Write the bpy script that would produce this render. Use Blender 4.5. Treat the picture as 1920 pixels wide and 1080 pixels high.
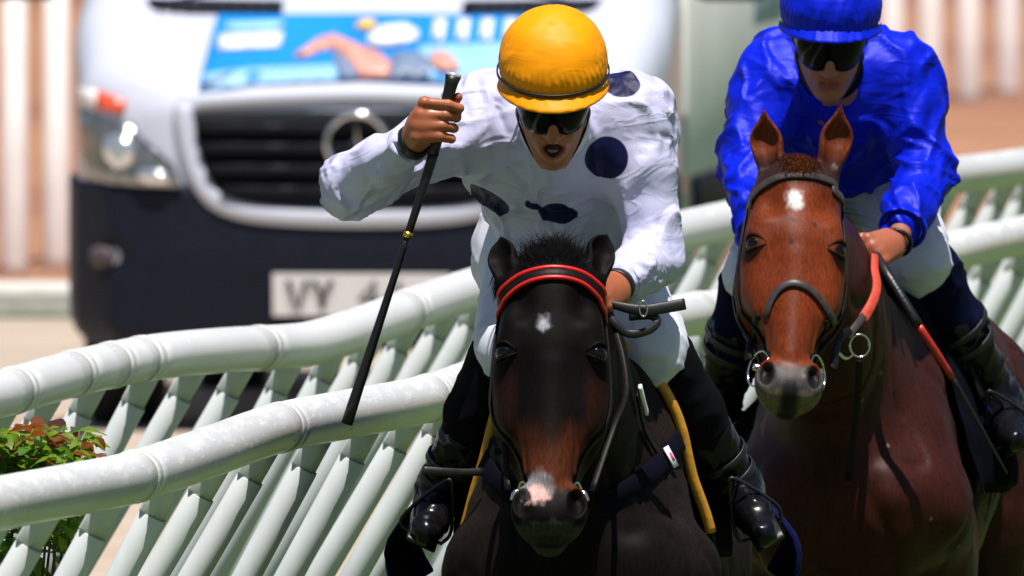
import bpy, bmesh, math, random
import numpy as np
from mathutils import Vector, Matrix, noise
from mathutils.bvhtree import BVHTree

for o in list(bpy.data.objects):
    bpy.data.objects.remove(o)
SC = bpy.context.scene
COL = SC.collection
PI = math.pi
R = math.radians

# ------------------------------------------------------------------ camera
FPX = 45650.0                     # focal length in photograph pixels (1920 wide): a very long lens
HCAM = 3.0
PITCH = math.atan(1390.0 / FPX)
cam_data = bpy.data.cameras.new('camera')
cam = bpy.data.objects.new('camera', cam_data)
COL.objects.link(cam)
cam.location = (0, 0, HCAM)
cam.rotation_euler = (PI / 2 - PITCH, 0, 0)
cam_data.sensor_width = 36.0
cam_data.lens = FPX * 36.0 / 1920.0
cam_data.clip_start = 1.0
cam_data.clip_end = 6000.0
cam_data.dof.use_dof = True
cam_data.dof.focus_distance = 51.2
cam_data.dof.aperture_fstop = 13.0
SC.camera = cam

# ------------------------------------------------------------------ world and sun
SUN_EL, SUN_AZ = R(73), R(168)     # azimuth clockwise from +Y: high behind the camera, a little to its right
W_ = bpy.data.worlds.new('World')
SC.world = W_
W_.use_nodes = True
wn = W_.node_tree.nodes
sky = wn.new('ShaderNodeTexSky')
sky.sky_type = 'NISHITA'
sky.sun_disc = False
sky.sun_elevation = SUN_EL
sky.sun_rotation = SUN_AZ
W_.node_tree.links.new(sky.outputs[0], wn['Background'].inputs[0])
wn['Background'].inputs[1].default_value = 0.05
sl = bpy.data.lights.new('sun', 'SUN')
sl.energy = 5.0
sl.angle = R(0.5)
sl.color = (1.0, 0.96, 0.9)
sun = bpy.data.objects.new('sun', sl)
COL.objects.link(sun)
sdir = Vector((math.sin(SUN_AZ) * math.cos(SUN_EL), math.cos(SUN_AZ) * math.cos(SUN_EL), math.sin(SUN_EL)))
sun.rotation_euler = sdir.to_track_quat('Z', 'Y').to_euler()
sun.location = (0, 30, 40)
SC.view_settings.view_transform = 'Standard'
SC.view_settings.look = 'None'
SC.view_settings.exposure = 0.30
SC.view_settings.gamma = 1.0
SC.render.engine = 'CYCLES'
SC.cycles.use_denoising = True
SC.cycles.max_bounces = 6

# ------------------------------------------------------------------ helpers
_c, _s = math.cos(PITCH), math.sin(PITCH)
def W(px, py, Y):
    """world point at depth Y that the photograph shows at pixel (px, py)"""
    a = (px - 960.0) / FPX
    b = (540.0 - py) / FPX
    d = np.array([a, _c + b * _s, -_s + b * _c])
    return np.array([0, 0, HCAM]) + d * (Y / d[1])
def V(*a):
    return np.array(a, dtype=float)
def nrm(v):
    v = np.asarray(v, float)
    return v / max(1e-9, np.linalg.norm(v))

def tag(o, label=None, cat=None, group=None, kind=None):
    if label: o['label'] = label
    if cat: o['category'] = cat
    if group: o['group'] = group
    if kind: o['kind'] = kind
    return o
def empty(name, loc, label=None, cat=None, group=None):
    o = bpy.data.objects.new(name, None)
    COL.objects.link(o)
    o.location = loc
    o.empty_display_size = 0.1
    return tag(o, label, cat, group)
def link(name, me, mat, parent=None):
    o = bpy.data.objects.new(name, me)
    COL.objects.link(o)
    if mat is not None and not me.materials:
        me.materials.append(mat)
    if parent is not None:
        o.parent = parent
        if o.location.length == 0:
            pl = Vector(parent.location)
            q = parent
            while q.parent is not None:
                q = q.parent
                pl += Vector(q.location)
            o.location = -pl if parent.type == 'EMPTY' or pl.length else (0, 0, 0)
    return o
# all meshes are written in world coordinates; a part undoes the offset of its thing's Empty
def mesh(name, verts, faces, mat, parent=None, smooth=True, cols=None, fix=False):
    me = bpy.data.meshes.new(name)
    verts = np.asarray(verts, float)
    if isinstance(faces, np.ndarray) and faces.shape[1] == 4:
        n = len(faces)
        me.vertices.add(len(verts))
        me.vertices.foreach_set('co', verts.astype(np.float32).ravel())
        me.loops.add(4 * n)
        me.loops.foreach_set('vertex_index', faces.astype(np.int32).ravel())
        me.polygons.add(n)
        me.polygons.foreach_set('loop_start', np.arange(0, 4 * n, 4, dtype=np.int32))
        me.update(calc_edges=True)
        me.validate()
    else:
        me.from_pydata([tuple(v) for v in verts], [], [tuple(int(i) for i in f) for f in faces])
        me.update()
        if fix:
            bm = bmesh.new(); bm.from_mesh(me)
            bmesh.ops.recalc_face_normals(bm, faces=bm.faces[:])
            bm.to_mesh(me); bm.free()
    if smooth:
        me.polygons.foreach_set('use_smooth', np.ones(len(me.polygons), dtype=bool))
    if cols is not None:
        ca = me.color_attributes.new('Col', 'FLOAT_COLOR', 'POINT')
        ca.data.foreach_set('color', np.hstack([cols, np.ones((len(cols), 1))]).astype(np.float32).ravel())
    return link(name, me, mat, parent)

# ---- swept tubes and straps
def catmull(P, n=8):
    P = [np.asarray(p, float) for p in P]
    if len(P) < 3:
        return np.array([P[0] + (P[-1] - P[0]) * t for t in np.linspace(0, 1, n + 1)])
    Q = [2 * P[0] - P[1]] + P + [2 * P[-1] - P[-2]]
    out = []
    for i in range(1, len(Q) - 2):
        a, b, c, d = Q[i - 1:i + 3]
        for t in np.linspace(0, 1, n, endpoint=False):
            out.append(0.5 * (2 * b + (c - a) * t + (2 * a - 5 * b + 4 * c - d) * t * t + (3 * b - a - 3 * c + d) * t ** 3))
    out.append(P[-1])
    return np.array(out)
def sweep(P, prof, ups=None, closed=False, cap=True):
    """prof(i, t) -> list of (side, up) offsets; returns verts, faces"""
    P = np.asarray(P, float)
    n = len(P)
    verts, faces, m = [], [], None
    up = V(0, 0, 1)
    for i in range(n):
        a = P[(i - 1) % n] if (closed or i > 0) else P[i]
        b = P[(i + 1) % n] if (closed or i < n - 1) else P[i]
        t = nrm(b - a)
        u = np.asarray(ups[i], float) if ups is not None else up
        u = u - t * u.dot(t)
        if np.linalg.norm(u) < 1e-4:
            u = V(0, 1, 0) - t * t[1]
        u = nrm(u)
        s = np.cross(t, u)
        if ups is None:
            up = u
        pr = prof(i, i / max(1, n - 1))
        m = len(pr)
        for (x, y) in pr:
            verts.append(P[i] + s * x + u * y)
    rng = n if closed else n - 1
    for i in range(rng):
        j = (i + 1) % n
        for k in range(m):
            l = (k + 1) % m
            faces.append((i * m + k, j * m + k, j * m + l, i * m + l))
    if cap and not closed:
        faces.append(tuple(range(m)))
        faces.append(tuple((n - 1) * m + k for k in range(m))[::-1])
    return verts, faces
def circ(r, n=14):
    return [(r * math.cos(2 * PI * k / n), r * math.sin(2 * PI * k / n)) for k in range(n)]
def rect(w, h):
    b = min(w, h) * 0.25
    w /= 2; h /= 2
    return [(w - b, -h), (w, -h + b), (w, h - b), (w - b, h), (-w + b, h), (-w, h - b), (-w, -h + b), (-w + b, -h)]
def tube(name, P, r, mat, parent=None, n=14, closed=False):
    f = r if callable(r) else (lambda t: r)
    v, fc = sweep(P, lambda i, t: circ(f(t), n), closed=closed)
    return mesh(name, v, fc, mat, parent)
def strap(name, P, w, h, mat, parent=None, ups=None, closed=False):
    f = w if callable(w) else (lambda t: w)
    v, fc = sweep(P, lambda i, t: rect(f(t), h), ups=ups, closed=closed)
    return mesh(name, v, fc, mat, parent)
def join_geo(parts):
    V_, F_ = [], []
    for v, f in parts:
        b = len(V_)
        V_ += [tuple(p) for p in v]
        F_ += [tuple(i + b for i in q) for q in f]
    return V_, F_
def box_geo(c, s, bev=0.0, rot=None):
    bm = bmesh.new()
    bmesh.ops.create_cube(bm, size=1)
    bmesh.ops.scale(bm, vec=s, verts=bm.verts)
    if bev > 0:
        bmesh.ops.bevel(bm, geom=bm.edges, offset=bev, segments=2, profile=0.5, affect='EDGES')
    if rot is not None:
        bmesh.ops.transform(bm, matrix=rot.to_4x4(), verts=bm.verts)
    v = [tuple(np.array(q.co) + np.array(c)) for q in bm.verts]
    bm.verts.index_update()
    f = [tuple(q.index for q in fc.verts) for fc in bm.faces]
    bm.free()
    return v, f
def bvh_of(o):
    me = o.data
    loc = Vector((0, 0, 0))
    return BVHTree.FromPolygons([tuple(v.co) for v in me.vertices], [tuple(p.vertices) for p in me.polygons])
def cast(bvh, px, py, off=0.0):
    """surface point seen at a pixel"""
    a, b = W(px, py, 20), W(px, py, 90)
    hit = bvh.ray_cast(Vector(a), Vector(nrm(b - a)))
    if hit[0] is None:
        return None, None
    n = np.array(hit[1])
    if n.dot(nrm(b - a)) > 0: n = -n
    return np.array(hit[0]) + n * off, n
def near(bvh, p, off=0.0):
    loc, n, i, d = bvh.find_nearest(Vector(p))
    return np.array(loc) + np.array(n) * off, np.array(n)

# ------------------------------------------------------------------ signed distance modelling
class Fr:
    """a local frame: origin and three axes"""
    def __init__(s, o, ex, ey, ez, sc=1.0):
        s.o, s.A, s.sc = np.asarray(o, float), np.array([nrm(ex), nrm(ey), nrm(ez)]), sc
    def p(s, x, y, z):
        return s.o + (s.A[0] * x + s.A[1] * y + s.A[2] * z) * s.sc
    def loc(s, P):
        return (np.asarray(P) - s.o) @ s.A.T / s.sc
def rotm(rx=0, ry=0, rz=0):
    return np.array(Matrix.Rotation(rz, 3, 'Z') @ Matrix.Rotation(ry, 3, 'Y') @ Matrix.Rotation(rx, 3, 'X'))
class Model:
    def __init__(s):
        s.ops = []
    def cap(s, a, b, r1, r2=None, k=0.03, sub=False, A=None, e=None):
        r2 = r1 if r2 is None else r2
        a, b = np.asarray(a, float), np.asarray(b, float)
        ba = b - a
        L2 = max(1e-12, ba.dot(ba))
        if e is None:
            def f(p):
                q = p - a
                t = np.clip(q @ ba / L2, 0, 1)
                return np.linalg.norm(q - t[..., None] * ba, axis=-1) - (r1 + (r2 - r1) * t)
        else:
            e_ = np.asarray(e, float)
            M = (np.asarray(A, float).T / e_)
            me_ = min(e_)
            def f(p):
                q = p - a
                t = np.clip(q @ ba / L2, 0, 1)
                g = (q - t[..., None] * ba) @ M
                return (np.linalg.norm(g, axis=-1) - (r1 + (r2 - r1) * t)) * me_
        s.ops.append((f, k, sub))
    def ell(s, c, r, A=None, k=0.03, sub=False):
        c, r = np.asarray(c, float), np.asarray(r, float)
        At = None if A is None else np.asarray(A, float).T
        def f(p):
            q = p - c
            if At is not None: q = q @ At
            k0 = np.linalg.norm(q / r, axis=-1)
            k1 = np.linalg.norm(q / (r * r), axis=-1)
            return k0 * (k0 - 1.0) / np.maximum(k1, 1e-9)
        s.ops.append((f, k, sub))
    def plane(s, pt, n, k=0.01):
        """cut away what lies on the side n points to"""
        pt, n = np.asarray(pt, float), nrm(n)
        s.ops.append((lambda p: -((p - pt) @ n), k, True))
    def ev(s, p, ops=None):
        d = None
        for f, k, sub in (s.ops if ops is None else ops):
            x = f(p)
            if d is None:
                d = x if not sub else np.full(p.shape[:-1], 1.0)
                if not sub: continue
            if sub:
                x = -x
                h = np.maximum(k - np.abs(d - x), 0) / k
                d = np.maximum(d, x) + h * h * k * 0.25
            else:
                h = np.maximum(k - np.abs(d - x), 0) / k
                d = np.minimum(d, x) - h * h * k * 0.25
        return d if d is not None else np.full(p.shape[:-1], 1.0)

def surface(model, lo, hi, h, B=12, inset=None):
    """sparse evaluation in blocks, then naive surface nets; returns verts, quads"""
    lo, hi = np.asarray(lo, float), np.asarray(hi, float)
    nb = np.ceil((hi - lo) / (h * B)).astype(int)
    N = nb * B + 1
    D = np.empty(tuple(N), np.float32)
    cx = [lo[i] + (np.arange(nb[i]) + 0.5) * h * B for i in range(3)]
    C = np.stack(np.meshgrid(*cx, indexing='ij'), -1)
    rad = 0.5 * h * B * math.sqrt(3) * 1.25 + h
    vals = [f(C) for f, k, sub in model.ops]
    dm = np.full(C.shape[:3], 10.0)
    up = np.full(C.shape[:3], 10.0)
    for v, (f, k, sub) in zip(vals, model.ops):
        if not sub:
            dm = np.minimum(dm, v - rad - k * 0.3)
            up = np.minimum(up, v + rad)
    ar = np.arange(B + 1) * h
    gl = np.stack(np.meshgrid(ar, ar, ar, indexing='ij'), -1)
    full = model.ev(C)
    for i in range(nb[0]):
        for j in range(nb[1]):
            for k_ in range(nb[2]):
                sl_ = (slice(i * B, i * B + B + 1), slice(j * B, j * B + B + 1), slice(k_ * B, k_ * B + B + 1))
                if dm[i, j, k_] > 0 or abs(full[i, j, k_]) > rad * 1.3 + 0.01:
                    D[sl_] = 1.0 if full[i, j, k_] > 0 else -1.0
    for i in range(nb[0]):
        for j in range(nb[1]):
            for k_ in range(nb[2]):
                if dm[i, j, k_] > 0 or abs(full[i, j, k_]) > rad * 1.3 + 0.01:
                    continue
                ops = []
                for v, op in zip(vals, model.ops):
                    x = v[i, j, k_]
                    if op[2]:
                        if x - rad < op[1]: ops.append(op)
                    elif x - rad < up[i, j, k_] + op[1]:
                        ops.append(op)
                P = gl + (lo + np.array([i, j, k_]) * B * h)
                sl_ = (slice(i * B, i * B + B + 1), slice(j * B, j * B + B + 1), slice(k_ * B, k_ * B + B + 1))
                D[sl_] = model.ev(P, ops)
    S = D < 0
    n = N - 1
    cnt = np.zeros(tuple(n), np.int8)
    for a in (0, 1):
        for b in (0, 1):
            for c in (0, 1):
                cnt += S[a:n[0] + a, b:n[1] + b, c:n[2] + c]
    act = np.argwhere((cnt > 0) & (cnt < 8))
    idx = np.full(tuple(n), -1, np.int32)
    idx[act[:, 0], act[:, 1], act[:, 2]] = np.arange(len(act))
    acc = np.zeros((len(act), 3))
    num = np.zeros(len(act))
    cor = [(a, b, c) for a in (0, 1) for b in (0, 1) for c in (0, 1)]
    val = {q: D[act[:, 0] + q[0], act[:, 1] + q[1], act[:, 2] + q[2]].astype(float) for q in cor}
    for q in cor:
        for ax in range(3):
            if q[ax] == 0:
                r = list(q); r[ax] = 1; r = tuple(r)
                v0, v1 = val[q], val[r]
                m = (v0 < 0) != (v1 < 0)
                t = np.where(m, v0 / np.where(m, v0 - v1, 1), 0)
                pt = np.array(q, float)[None, :].repeat(len(act), 0)
                pt[:, ax] = t
                acc[m] += pt[m]
                num[m] += 1
    verts = lo + (act + acc / np.maximum(num, 1)[:, None]) * h
    quads = []
    for ax in range(3):
        o1, o2 = [(1, 2), (2, 0), (0, 1)][ax]
        s0 = [slice(None)] * 3; s1 = [slice(None)] * 3
        s0[ax] = slice(0, -1); s1[ax] = slice(1, None)
        ch = S[tuple(s0)] != S[tuple(s1)]
        e = np.argwhere(ch)
        e = e[(e[:, o1] > 0) & (e[:, o2] > 0) & (e[:, o1] < n[o1]) & (e[:, o2] < n[o2])]
        if not len(e): continue
        flip = ~S[e[:, 0], e[:, 1], e[:, 2]]
        def g(d1, d2):
            q = e.copy(); q[:, o1] -= d1; q[:, o2] -= d2
            return idx[q[:, 0], q[:, 1], q[:, 2]]
        Q = np.stack([g(1, 1), g(0, 1), g(0, 0), g(1, 0)], 1)
        Q[flip] = Q[flip][:, ::-1]
        quads.append(Q)
    F = np.concatenate(quads)
    F = F[(F >= 0).all(1)]
    if inset is not None:
        for (a, b) in inset:
            a = np.asarray(a) + h * 1.5; b = np.asarray(b) - h * 1.5
            ins = ((verts > a) & (verts < b)).all(1)
            F = F[~ins[F].all(1)]
    # one light relaxation
    for _ in range(1):
        s_ = np.zeros_like(verts); c_ = np.zeros(len(verts))
        for a in range(4):
            for b in ((a + 1) % 4, (a - 1) % 4):
                np.add.at(s_, F[:, a], verts[F[:, b]]); np.add.at(c_, F[:, a], 1)
        m = c_ > 6
        verts[m] = verts[m] * 0.5 + 0.5 * s_[m] / c_[m][:, None]
    return verts, F
def merge_sf(parts):
    Vs, Fs, b = [], [], 0
    for v, f in parts:
        Vs.append(v); Fs.append(f + b); b += len(v)
    return np.concatenate(Vs), np.concatenate(Fs)
def vnormals(v, F):
    n = np.zeros_like(v)
    fn = np.cross(v[F[:, 2]] - v[F[:, 0]], v[F[:, 3]] - v[F[:, 1]])
    for a in range(4):
        np.add.at(n, F[:, a], fn)
    return n / np.maximum(np.linalg.norm(n, axis=1), 1e-12)[:, None]
def fbm(P, sc, seed=0.0, oct=3):
    sc = np.asarray(sc, float)
    off = Vector((seed * 7.3, seed * 3.1, seed * 5.7))
    return np.array([noise.fractal(Vector(p * sc) + off, 0.7, 2.0, oct) for p in P])
def prune(v, F):
    u = np.unique(F)
    m = np.full(len(v), -1, int); m[u] = np.arange(len(u))
    return v[u], m[F]

# ------------------------------------------------------------------ materials
def mat(name, col=(0.8, 0.8, 0.8), rough=0.5, metal=0.0, attr=False, var=0.0, vscale=20.0, bump=0.0, bscale=60.0,
        coat=0.0, sheen=0.0, spec=0.5, stretch=None, sss=0.0, trans=0.0, rvar=0.0):
    m = bpy.data.materials.new(name)
    m.use_nodes = True
    nt = m.node_tree
    N, L = nt.nodes, nt.links
    b = N['Principled BSDF']
    b.inputs['Base Color'].default_value = (*col, 1)
    b.inputs['Roughness'].default_value = rough
    b.inputs['Metallic'].default_value = metal
    b.inputs['Specular IOR Level'].default_value = spec
    b.inputs['Coat Weight'].default_value = coat
    b.inputs['Coat Roughness'].default_value = 0.15
    b.inputs['Sheen Weight'].default_value = sheen
    if sss:
        b.inputs['Subsurface Weight'].default_value = sss
        b.inputs['Subsurface Radius'].default_value = (0.012, 0.004, 0.002)
    tc = N.new('ShaderNodeTexCoord')
    vec = tc.outputs['Object']
    if stretch is not None:
        mp = N.new('ShaderNodeMapping')
        mp.inputs['Scale'].default_value = stretch
        L.new(vec, mp.inputs['Vector'])
        vec = mp.outputs[0]
    src = None
    if attr:
        at = N.new('ShaderNodeAttribute')
        at.attribute_name = 'Col'
        src = at.outputs['Color']
        L.new(src, b.inputs['Base Color'])
    if var > 0:
        no = N.new('ShaderNodeTexNoise')
        no.inputs['Scale'].default_value = vscale
        no.inputs['Detail'].default_value = 5
        L.new(vec, no.inputs['Vector'])
        rp = N.new('ShaderNodeMapRange')
        rp.inputs[1].default_value = 0.3; rp.inputs[2].default_value = 0.7
        rp.inputs[3].default_value = 1 - var; rp.inputs[4].default_value = 1 + var
        L.new(no.outputs[0], rp.inputs[0])
        mx = N.new('ShaderNodeMix')
        mx.data_type = 'RGBA'; mx.blend_type = 'MULTIPLY'
        mx.inputs['Factor'].default_value = 1
        if src is not None: L.new(src, mx.inputs['A'])
        else: mx.inputs['A'].default_value = (*col, 1)
        L.new(rp.outputs[0], mx.inputs['B'])
        L.new(mx.outputs['Result'], b.inputs['Base Color'])
        if rvar > 0:
            r2 = N.new('ShaderNodeMapRange')
            r2.inputs[1].default_value = 0.3; r2.inputs[2].default_value = 0.7
            r2.inputs[3].default_value = max(0.02, rough - rvar); r2.inputs[4].default_value = min(1, rough + rvar)
            L.new(no.outputs[0], r2.inputs[0])
            L.new(r2.outputs[0], b.inputs['Roughness'])
    if bump > 0:
        n2 = N.new('ShaderNodeTexNoise')
        n2.inputs['Scale'].default_value = bscale
        n2.inputs['Detail'].default_value = 6
        L.new(vec, n2.inputs['Vector'])
        bp = N.new('ShaderNodeBump')
        bp.inputs['Strength'].default_value = bump
        bp.inputs['Distance'].default_value = 0.01
        L.new(n2.outputs[0], bp.inputs['Height'])
        L.new(bp.outputs[0], b.inputs['Normal'])
    return m
# ------------------------------------------------------------------ ground
M = {}
def ground_mat(name, c1, c2, c3, sc, bump=0.3):
    m = bpy.data.materials.new(name)
    m.use_nodes = True
    N, L = m.node_tree.nodes, m.node_tree.links
    b = N['Principled BSDF']
    b.inputs['Roughness'].default_value = 0.9
    b.inputs['Specular IOR Level'].default_value = 0.2
    tc = N.new('ShaderNodeTexCoord')
    n1 = N.new('ShaderNodeTexNoise'); n1.inputs['Scale'].default_value = sc; n1.inputs['Detail'].default_value = 8
    n2 = N.new('ShaderNodeTexNoise'); n2.inputs['Scale'].default_value = sc * 0.08; n2.inputs['Detail'].default_value = 4
    L.new(tc.outputs['Object'], n1.inputs['Vector']); L.new(tc.outputs['Object'], n2.inputs['Vector'])
    cr = N.new('ShaderNodeValToRGB')
    cr.color_ramp.elements[0].position = 0.3; cr.color_ramp.elements[0].color = (*c1, 1)
    cr.color_ramp.elements[1].position = 0.7; cr.color_ramp.elements[1].color = (*c2, 1)
    L.new(n1.outputs[0], cr.inputs[0])
    mx = N.new('ShaderNodeMix'); mx.data_type = 'RGBA'
    rp = N.new('ShaderNodeMapRange'); rp.inputs[1].default_value = 0.45; rp.inputs[2].default_value = 0.7
    L.new(n2.outputs[0], rp.inputs[0]); L.new(rp.outputs[0], mx.inputs['Factor'])
    L.new(cr.outputs[0], mx.inputs['A']); mx.inputs['B'].default_value = (*c3, 1)
    L.new(mx.outputs['Result'], b.inputs['Base Color'])
    bp = N.new('ShaderNodeBump'); bp.inputs['Strength'].default_value = bump; bp.inputs['Distance'].default_value = 0.05
    L.new(n1.outputs[0], bp.inputs['Height']); L.new(bp.outputs[0], b.inputs['Normal'])
    return m
M['turf'] = ground_mat('turf', (0.046, 0.076, 0.018), (0.08, 0.125, 0.032), (0.072, 0.105, 0.032), 6.0, 0.8)
M['sand'] = ground_mat('sand_road', (0.40, 0.31, 0.24), (0.50, 0.41, 0.33), (0.40, 0.33, 0.27), 3.0)
M['dirt'] = ground_mat('dirt_track', (0.29, 0.135, 0.078), (0.40, 0.21, 0.125), (0.22, 0.10, 0.068), 1.2)
M['concrete'] = ground_mat('kerb_concrete', (0.55, 0.52, 0.48), (0.7, 0.68, 0.64), (0.6, 0.57, 0.52), 8.0)

def rail_x(Y):            # the near running rail in plan
    return np.interp(Y, [40, 46.5, 54, 60, 67.5, 80, 110], [-2.2, -1.1, -0.17, 0.57, 1.62, 4.0, 12.0])
def ground_z(x, Y):
    t = np.clip((x - rail_x(Y)) / 0.6, 0, 1)
    return -0.2 * t * t * (3 - 2 * t)
xs = np.concatenate([np.linspace(-3000, -60, 8), np.linspace(-50, -6, 12), np.linspace(-5, 8, 66), np.linspace(9, 60, 12), np.linspace(80, 3000, 8)])
ys = np.concatenate([np.linspace(-3000, -30, 6), np.linspace(-20, 40, 13), np.linspace(41, 80, 60), np.linspace(82, 140, 20), np.linspace(160, 5000, 10)])
gx, gy = np.meshgrid(xs, ys, indexing='ij')
gv = np.stack([gx, gy, ground_z(gx, gy)], -1).reshape(-1, 3)
ny = len(ys)
gf = np.array([(i * ny + j, (i + 1) * ny + j, (i + 1) * ny + j + 1, i * ny + j + 1) for i in range(len(xs) - 1) for j in range(ny - 1)])
tag(mesh('ground', gv, gf, M['turf']), 'green turf of the racecourse under and around the horses', 'turf', kind='structure')
# sandy service road inside the rails, dirt training track beyond it
def sheet(name, pts, z, m, label, cat):
    o = mesh(name, [(x, y, z) for x, y in pts], [tuple(range(len(pts)))], m, smooth=False)
    return tag(o, label, cat, kind='structure')
sheet('road', [(-40, 66), (-1.2, 66), (0.25, 72), (0.45, 80), (0.9, 94.5), (-40, 94.5)], 0.004, M['sand'], 'pale sandy service road beneath the white van', 'road')
sheet('dirt_track', [(-60, 97), (0.2, 97), (5, 100), (60, 112), (60, 260), (-60, 260)], 0.004, M['dirt'], 'reddish brown dirt track behind the white posts', 'dirt track')
kv, kf = box_geo((-10, 95.2, 0.05), (21, 0.6, 0.14), 0.03)
tag(mesh('kerb', kv, kf, M['concrete'], smooth=False), 'pale concrete kerb between sandy road and dirt track', 'kerb', kind='structure')

# ------------------------------------------------------------------ running rails
def rail_mat(name, flake):
    m = bpy.data.materials.new(name)
    m.use_nodes = True
    N, L = m.node_tree.nodes, m.node_tree.links
    b = N['Principled BSDF']
    tc = N.new('ShaderNodeTexCoord')
    mp = N.new('ShaderNodeMapping'); mp.inputs['Scale'].default_value = (1, 0.25, 1.6)
    L.new(tc.outputs['Object'], mp.inputs['Vector'])
    n1 = N.new('ShaderNodeTexNoise'); n1.inputs['Scale'].default_value = 26; n1.inputs['Detail'].default_value = 9; n1.inputs['Roughness'].default_value = 0.72
    L.new(mp.outputs[0], n1.inputs['Vector'])
    # flaking is worst on the weathered upper side
    ge = N.new('ShaderNodeNewGeometry')
    sp = N.new('ShaderNodeSeparateXYZ'); L.new(ge.outputs['Normal'], sp.inputs[0])
    ma = N.new('ShaderNodeMath'); ma.operation = 'MULTIPLY_ADD'
    L.new(sp.outputs[2], ma.inputs[0]); ma.inputs[1].default_value = 0.10; L.new(n1.outputs[0], ma.inputs[2])
    rp = N.new('ShaderNodeMapRange'); rp.inputs[1].default_value = 0.57 if flake else 0.66; rp.inputs[2].default_value = 0.72 if flake else 0.74
    L.new(ma.outputs[0], rp.inputs[0])
    mx = N.new('ShaderNodeMix'); mx.data_type = 'RGBA'
    mx.inputs['A'].default_value = (0.86, 0.85, 0.85, 1)
    mx.inputs['B'].default_value = (0.90, 0.90, 0.89, 1)
    L.new(rp.outputs[0], mx.inputs['Factor'])
    n3 = N.new('ShaderNodeTexNoise'); n3.inputs['Scale'].default_value = 5; n3.inputs['Detail'].default_value = 6
    L.new(mp.outputs[0], n3.inputs['Vector'])
    r3 = N.new('ShaderNodeMapRange'); r3.inputs[1].default_value = 0.35; r3.inputs[2].default_value = 0.65; r3.inputs[3].default_value = 0.92; r3.inputs[4].default_value = 1.05
    L.new(n3.outputs[0], r3.inputs[0])
    m2 = N.new('ShaderNodeMix'); m2.data_type = 'RGBA'; m2.blend_type = 'MULTIPLY'; m2.inputs['Factor'].default_value = 1
    L.new(mx.outputs['Result'], m2.inputs['A']); L.new(r3.outputs[0], m2.inputs['B'])
    L.new(m2.outputs['Result'], b.inputs['Base Color'])
    rr = N.new('ShaderNodeMapRange'); rr.inputs[3].default_value = 0.27; rr.inputs[4].default_value = 0.6
    L.new(rp.outputs[0], rr.inputs[0]); L.new(rr.outputs[0], b.inputs['Roughness'])
    bp = N.new('ShaderNodeBump'); bp.inputs['Strength'].default_value = 0.35; bp.inputs['Distance'].default_value = 0.002
    L.new(rp.outputs[0], bp.inputs['Height']); L.new(bp.outputs[0], b.inputs['Normal'])
    b.inputs['Coat Weight'].default_value = 0.25
    b.inputs['Coat Roughness'].default_value = 0.12
    return m
M['rail_near'] = rail_mat('weathered_white_rail', True)
M['rail_far'] = rail_mat('white_rail', False)
M['post'] = mat('white_post_plastic', (0.66, 0.69, 0.70), 0.42, var=0.06, vscale=14, bump=0.06, bscale=40, stretch=(1, 1, 0.25), rvar=0.1)
M['groove'] = mat('joint_grime', (0.30, 0.28, 0.22), 0.8, var=0.3, vscale=40)

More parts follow.
